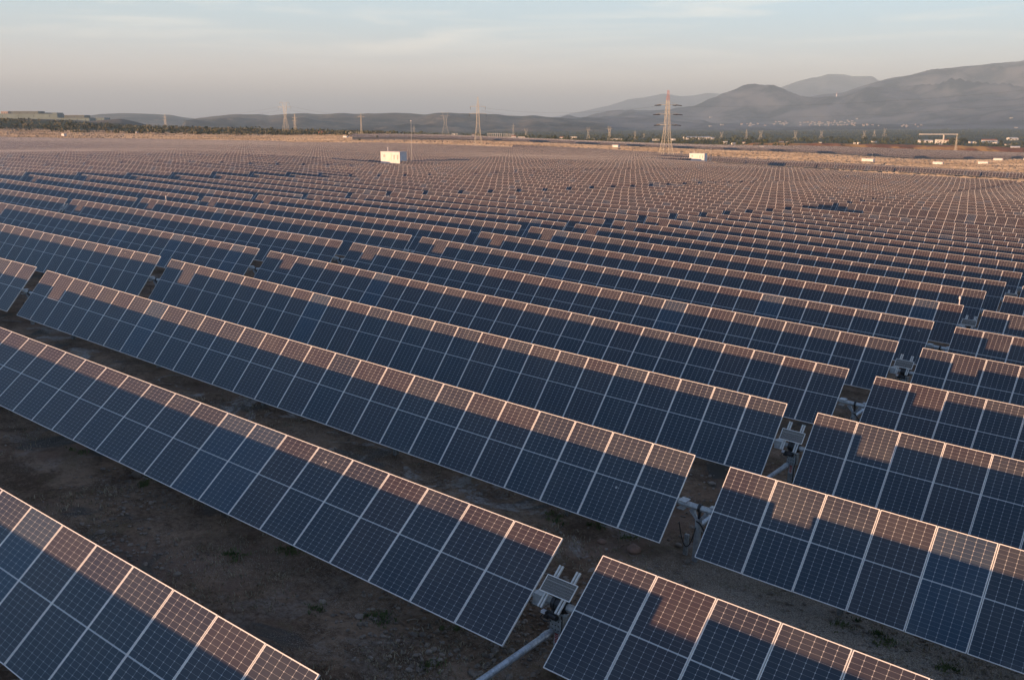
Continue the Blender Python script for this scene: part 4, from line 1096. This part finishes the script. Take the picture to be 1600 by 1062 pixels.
def power_line(A, B, label, sag=.03, r=.04):
    mb = MB(); A = np.array(A); B = np.array(B); L = np.linalg.norm(B - A)
    pts = [tuple(A + (B - A) * t - np.array([0, 0, sag * L * 4 * t * (1 - t)])) for t in np.linspace(0, 1, 15)]
    mb.tube(pts, r, 5); o = mb.build('power_line', MAT['black']); set_props(o, label, 'power line', 'sagging power lines between pylons')
for n, (v0, v1, v2, lb) in enumerate([(166, 183, 181, 'upper'), (172, 187, 184, 'lower')]):
    power_line(unproj(441, v0, 1250), unproj(257, v1, 1600), f'{lb} sagging wire from the tall portal pylon to the faint pylon at far left', .012)
    power_line(unproj(453, v0, 1250), unproj(566, v2, 1100), f'{lb} sagging wire from the tall portal pylon to the thin pale pylon', .012)
for n, (v0, v1, lb) in enumerate([(166, 168, 'upper'), (182, 172.5, 'middle'), (200, 173, 'lowest')]):
    power_line(unproj(1030, v0, 455), unproj(752, v1, 640), f'{lb} wire from the big red-topped pylon to the two-armed one', .016, .022)
    power_line(unproj(1051, v0, 455), unproj(1900, v0 - 60 + n * 10, 330), f'{lb} wire from the big red-topped pylon out to the right', .02, .016)
# substation: a comb of gantries
root_p = unproj(797, 216, 1150)
for n, u in enumerate([764, 770, 776, 782, 789, 794, 800]):
    pb = unproj(u, 216.5, 1120); gz = float(ground_z(pb[0], pb[1])); pb[2] = min(pb[2], gz); H = (216.5 - 208.5) * 1120 / FPX
    root = empty('substation_gantry', Matrix.Translation(tuple(pb)) @ Matrix.Rotation(-YAW + .2, 4, 'Z'), 'pale steel gantry in the substation comb, ' + ['leftmost', 'second from left', 'third from left', 'fourth, in the middle', 'third from right', 'second from right', 'rightmost'][n], 'gantry', 'substation gantries')
    for x in (-1.2, 1.2):
        mb = MB(); mb.bar((x, 0, -1), (x, 0, H), .35); mb.build('post', MAT['white_old'], root)
    mb = MB(); mb.bar((-2.2, 0, H * .9), (2.2, 0, H * .9), .3); mb.bar((-1.2, 0, H * .5), (1.2, 0, H * .5), .2); mb.build('beam', MAT['white_old'], root)
# thin camera masts in the field
def mast(u, vt, vb, zc, label, r=.06):
    pb = unproj(u, vb, zc); H = (vb - vt) * zc / FPX; gz = float(ground_z(pb[0], pb[1]))
    if pb[2] > gz: H += pb[2] - gz; pb[2] = gz
    root = empty('camera_mast', Matrix.Translation(tuple(pb)), label, 'mast', 'thin masts standing in the field')
    mb = MB(); mb.tube([(0, 0, -.5), (0, 0, H * .5), (0, 0, H)], [r * .9, r * .7, r * .45], 8); mb.build('pole', MAT['galv'], root)
    mb = MB(); mb.box((-.13, -.08, H - .16), (.13, .08, H)); mb.build('camera_head', MAT['white'], root)
mast(643.5, 190, 251, 236, 'tall thin mast right of the nearest white cabin', .075)
mast(1110.5, 232, 246, 392, 'thin mast right of the cabin by the big tower', .09)
mast(1339.5, 247, 256, 560, 'thin mast left of the long white cabin', .1)
mast(1362.5, 240, 252, 565, 'thin mast right of the long white cabin', .1)
mast(1482.5, 250, 258, 690, 'thin mast between two white cabins at the right', .1)
mast(1525.5, 251, 259, 690, 'thin mast touching the middle white cabin', .1)
mast(415, 204, 215, 1000, 'thin mast before the scrub at left', .15)
# little weather sensors on two table ends
def sensor(r, k, frac, label):
    ii = [n for n in range(len(cand)) if cand[n][0] == r and cand[n][1] == k][0]
    rr, kk, xl, xr, y, dz, tl = cand[ii]; x = xl + (xr - xl) * frac; z = zl[ii] * (1 - frac) + zr[ii] * frac
    yy, zz = y + .45 * MOD_L * math.cos(tl) + .1, z + .45 * MOD_L * math.sin(tl) - .1
    root = empty('weather_sensor', Matrix.Translation((x, yy, zz)), label, 'sensor', 'weather sensors on table edges')
    mb = MB(); mb.tube([(0, 0, -.6), (0, 0, .45)], .025, 8); mb.build('stem', MAT['white'], root)
    mb = MB(); mb.tube([(0, 0, .45), (0, 0, .55), (0, 0, .62)], [.05, .06, .02], 8); mb.build('sensor_head', MAT['white'], root)
sensor(8, 0, .995, 'white sensor stem on a table end at the right, eighth row')
sensor(7, -1, .11, 'white sensor stem on a table top at the left, seventh row')

# ------------------------------------------------------------------ small things on the soil
def on_soil(u, v):
    zc = ground_hit(u, v, 5, 60) or 15.0
    p = unproj(u, v, zc); p[2] = float(ground_z(p[0], p[1])); return p
def stone_mesh(mb, c, s, rng, m=0):
    n0 = len(mb.v); rings, seg = 5, 7; sc = rng.uniform(.7, 1.3, 3) * s; sc[2] *= .65; a0 = rng.uniform(0, 6)
    for i in range(rings):
        t = math.pi * (i + .5) / rings
        for j in range(seg):
            a = a0 + 2 * math.pi * j / seg; q = rng.uniform(.8, 1.15)
            mb.v.append((c[0] + sc[0] * math.sin(t) * math.cos(a) * q, c[1] + sc[1] * math.sin(t) * math.sin(a) * q, c[2] + sc[2] * math.cos(t) * q + sc[2] * .4))
    for i in range(rings - 1):
        for j in range(seg):
            a = n0 + i * seg + j; b = n0 + i * seg + (j + 1) % seg
            mb.f.append((a, a + seg, b + seg, b)); mb.m.append(m)
    mb.f.append(tuple(n0 + j for j in range(seg))); mb.m.append(m); mb.f.append(tuple(n0 + (rings - 1) * seg + j for j in reversed(range(seg)))); mb.m.append(m)
ROCKS = [(990, 862, .16, 'rounded reddish rock between the second and third rows'), (1113, 758, .10, 'small pale rock in the gap of the third row'), (213, 746, .13, 'pale rock at the lower edge of the second row'), (1075, 880, .10, 'grey rock below the right third row table'), (940, 848, .12, 'flat grey rock left of the reddish one'), (1060, 853, .08, 'small pale stone by the bearing post')]
MAT['rock'] = plain('reddish_rock', (0.26, 0.16, 0.115), 0.9, 0, .3, 4.0)
for u, v, s, lb in ROCKS:
    p = on_soil(u, v); mb = MB(); stone_mesh(mb, (0, 0, 0), s, RNG); o = mb.build('rock', MAT['rock' if 'redd' in lb else 'stone'], None, Matrix.Translation(tuple(p)), True); set_props(o, lb, 'rock', 'rocks lying between the rows')
STICKS = [(1201, 942, 1228, 945, 'pale stick lying on the gravel between rows at the right'), (635, 972, 655, 972, 'pale stick on the soil at the bottom centre'), (598, 937, 614, 938, 'short pale stick below the second row')]
for u0, v0, u1, v1, lb in STICKS:
    a, b = on_soil(u0, v0), on_soil(u1, v1); c = (a + b) / 2; d = (b - a) / 2; mb = MB(); mb.tube([tuple(-d), tuple(d * .1 + np.array([0, .03, .015])), tuple(d)], [.012, .017, .009], 6); o = mb.build('stick', MAT['stick'], None, Matrix.Translation((c[0], c[1], c[2] + .03))); set_props(o, lb, 'stick', 'pale sticks on the soil')
# gravel and weeds: nobody could count them
rng = np.random.default_rng(11); mb = MB(); n = 0
while n < 11000:
    r_ = rng.uniform(9, 1.0) if False else rng.triangular(8.5, 12, 38); a = head + rng.uniform(-R(33), R(33)); x, y = r_ * math.cos(a), r_ * math.sin(a)
    if vnoise(x / 3.1, y / 3.1, 60) < rng.uniform(-.5, .5): continue
    stone_mesh(mb, (x, y, float(near_poly(x, y)) - TUBE_H + .0), abs(rng.normal(0, .026)) + .012, rng); n += 1
gv = np.array(mb.v); cnt = len(gv) // 35
cen = gv.reshape(cnt, 35, 3).mean(1); dzg = ground_z(cen[:, 0], cen[:, 1]) - cen[:, 2] + .012
gv = (gv.reshape(cnt, 35, 3) + np.stack([np.zeros(cnt), np.zeros(cnt), dzg], -1)[:, None]).reshape(-1, 3); mb.v = [tuple(q) for q in gv]
o = mb.build('gravel', MAT['stone']); set_props(o, 'loose grey gravel strewn between the solar rows', 'gravel', None, 'stuff')
def tufts(name, label, spots, mat, n_blade, hgt, spread, seed):
    rng = np.random.default_rng(seed); mb = MB()
    for (x, y) in spots:
        z = float(ground_z(x, y)); k_ = rng.uniform(.6, 1.4)
        for _ in range(int(n_blade * k_)):
            a = rng.uniform(0, 6.28); d = abs(rng.normal(0, spread * k_)); h_ = hgt * rng.uniform(.4, 1.2); px, py = x + math.cos(a) * d, y + math.sin(a) * d
            lx, ly = rng.normal(0, .5, 2) * h_; w = .008 + .012 * rng.uniform(); t = rng.uniform(0, 3.14); wx, wy = math.cos(t) * w, math.sin(t) * w
            mb.face([(px - wx, py - wy, z - .01), (px + wx, py + wy, z - .01), (px + wx * .6 + lx * .5, py + wy * .6 + ly * .5, z + h_ * .7), (px + lx, py + ly, z + h_), (px - wx * .6 + lx * .5, py - wy * .6 + ly * .5, z + h_ * .7)])
    o = mb.build(name, mat); set_props(o, label, 'grass', None, 'stuff')
gs = [tuple(on_soil(u, v)[:2]) for u, v in [(1322, 974), (1470, 1042), (1485, 1048), (1382, 995), (1376, 1005), (225, 755), (230, 752), (585, 968), (592, 966), (760, 960), (450, 858), (456, 862), (500, 950), (700, 980), (360, 872), (355, 868), (680, 1040), (860, 812), (870, 808), (930, 825), (1030, 775), (1035, 765), (1210, 905), (1260, 920), (980, 840), (120, 705)]]
gs = [(x + RNG.normal(0, .12), y + RNG.normal(0, .12)) for x, y in gs for _ in range(3)]
tufts('grass', 'small green weeds growing between the solar rows', gs, MAT['grass'], 26, .075, .10, 31)
ss = []
rng = np.random.default_rng(41)
while len(ss) < 1500:
    r_ = rng.triangular(9, 12, 40); a = head + rng.uniform(-R(33), R(33)); x, y = r_ * math.cos(a), r_ * math.sin(a)
    if vnoise(x / 2.2, y / 2.2, 77) > rng.uniform(-.2, .6): ss.append((x, y))
tufts('dry_grass', 'thin dry grass stalks scattered on the soil between rows', ss, MAT['straw'], 12, .07, .20, 32)

# ------------------------------------------------------------------ dry grass on the open flats beyond the rows
def dry_flats():
    rng = np.random.default_rng(91); n = 150000
    u = rng.uniform(-90, 1720, n); zc = np.sqrt(rng.uniform(290.0 ** 2, 1160.0 ** 2, n))
    dx_ = cam_right[0] * (u - 800) / FPX + fwd_h[0]; dy_ = cam_right[1] * (u - 800) / FPX + fwd_h[1]
    x, y = dx_ * zc, dy_ * zc
    ok = np.where(u < 430, (zc > 695) | (y > 393), np.where(u < 1050, (zc > 538) | (y > 393), y > 287))
    ok &= ~((y > 394) & (y < 440) & (u > 815))
    ok &= ~((zc > 790) & (zc < 1080) & (u > 555))
    ok &= vnoise(x / 60 + y / 300, y / 22, 92) > rng.uniform(-1.5, .35, n)
    x, y = x[ok], y[ok]; n = len(x); z = ground_z(x, y)
    a = rng.uniform(-.9, .9, n); w = rng.uniform(.5, 1.2, n); h = rng.uniform(.25, .6, n)
    wx, wy = np.cos(a) * w, np.sin(a) * w; lx, ly = rng.normal(0, .12, n), rng.normal(0.1, .12, n)
    V = np.stack([np.stack([x - wx, y - wy, z - .05], -1), np.stack([x + wx, y + wy, z - .05], -1), np.stack([x + wx * .7 + lx, y + wy * .7 + ly, z + h * rng.uniform(.6, 1, n)], -1), np.stack([x - wx * .8 + lx, y - wy * .8 + ly, z + h], -1)], 1)
    m, nt, b = new_mat('dry_grass_flats'); N = NT(nt); pos = N.geo_pos()
    nt.links.new(N.mix(N.step(N.noise(0.02, 5, .6, pos, .5), .35, .65), (0.38, 0.33, 0.28, 1), (0.24, 0.20, 0.165, 1)), b.inputs['Base Color']); b.inputs['Roughness'].default_value = .9; b.inputs['Specular IOR Level'].default_value = .1
    o = link('dry_grass', quad_mesh('dry_grass', V, np.zeros((n, 4, 2)), [m])); set_props(o, 'tan dry grass on the open flats beyond the solar rows', 'grass', None, 'stuff')
dry_flats()

# ------------------------------------------------------------------ haze
def haze():
    m = bpy.data.materials.new('haze'); m.use_nodes = True; nt = m.node_tree; nt.nodes.clear()
    out = nt.nodes.new('ShaderNodeOutputMaterial'); v = nt.nodes.new('ShaderNodeVolumePrincipled')
    v.inputs['Color'].default_value = (0.54, 0.745, 0.92, 1); v.inputs['Density'].default_value = HAZE_DENSITY; v.inputs['Anisotropy'].default_value = 0.0
    for nm in ('Density Attribute', 'Color Attribute', 'Temperature Attribute'):
        if nm in v.inputs: v.inputs[nm].default_value = ''
    nt.links.new(v.outputs[0], out.inputs['Volume'])
    try: m.cycles.homogeneous_volume = True
    except Exception: pass
    zlo = min(float(GZ.min()), min(float(h_[2].min()) for h_ in HR.values())) - 2; zhi = max(float(h_[2].max()) for h_ in HR.values()) + 30
    rr = 31500.0
    mb = MB(); mb.box((-rr, -rr, zlo), (rr, rr, zhi)); o = mb.build('haze', m); o['kind'] = 'stuff'; o['label'] = 'pale haze lying over the whole plain'; o['category'] = 'haze'
haze()
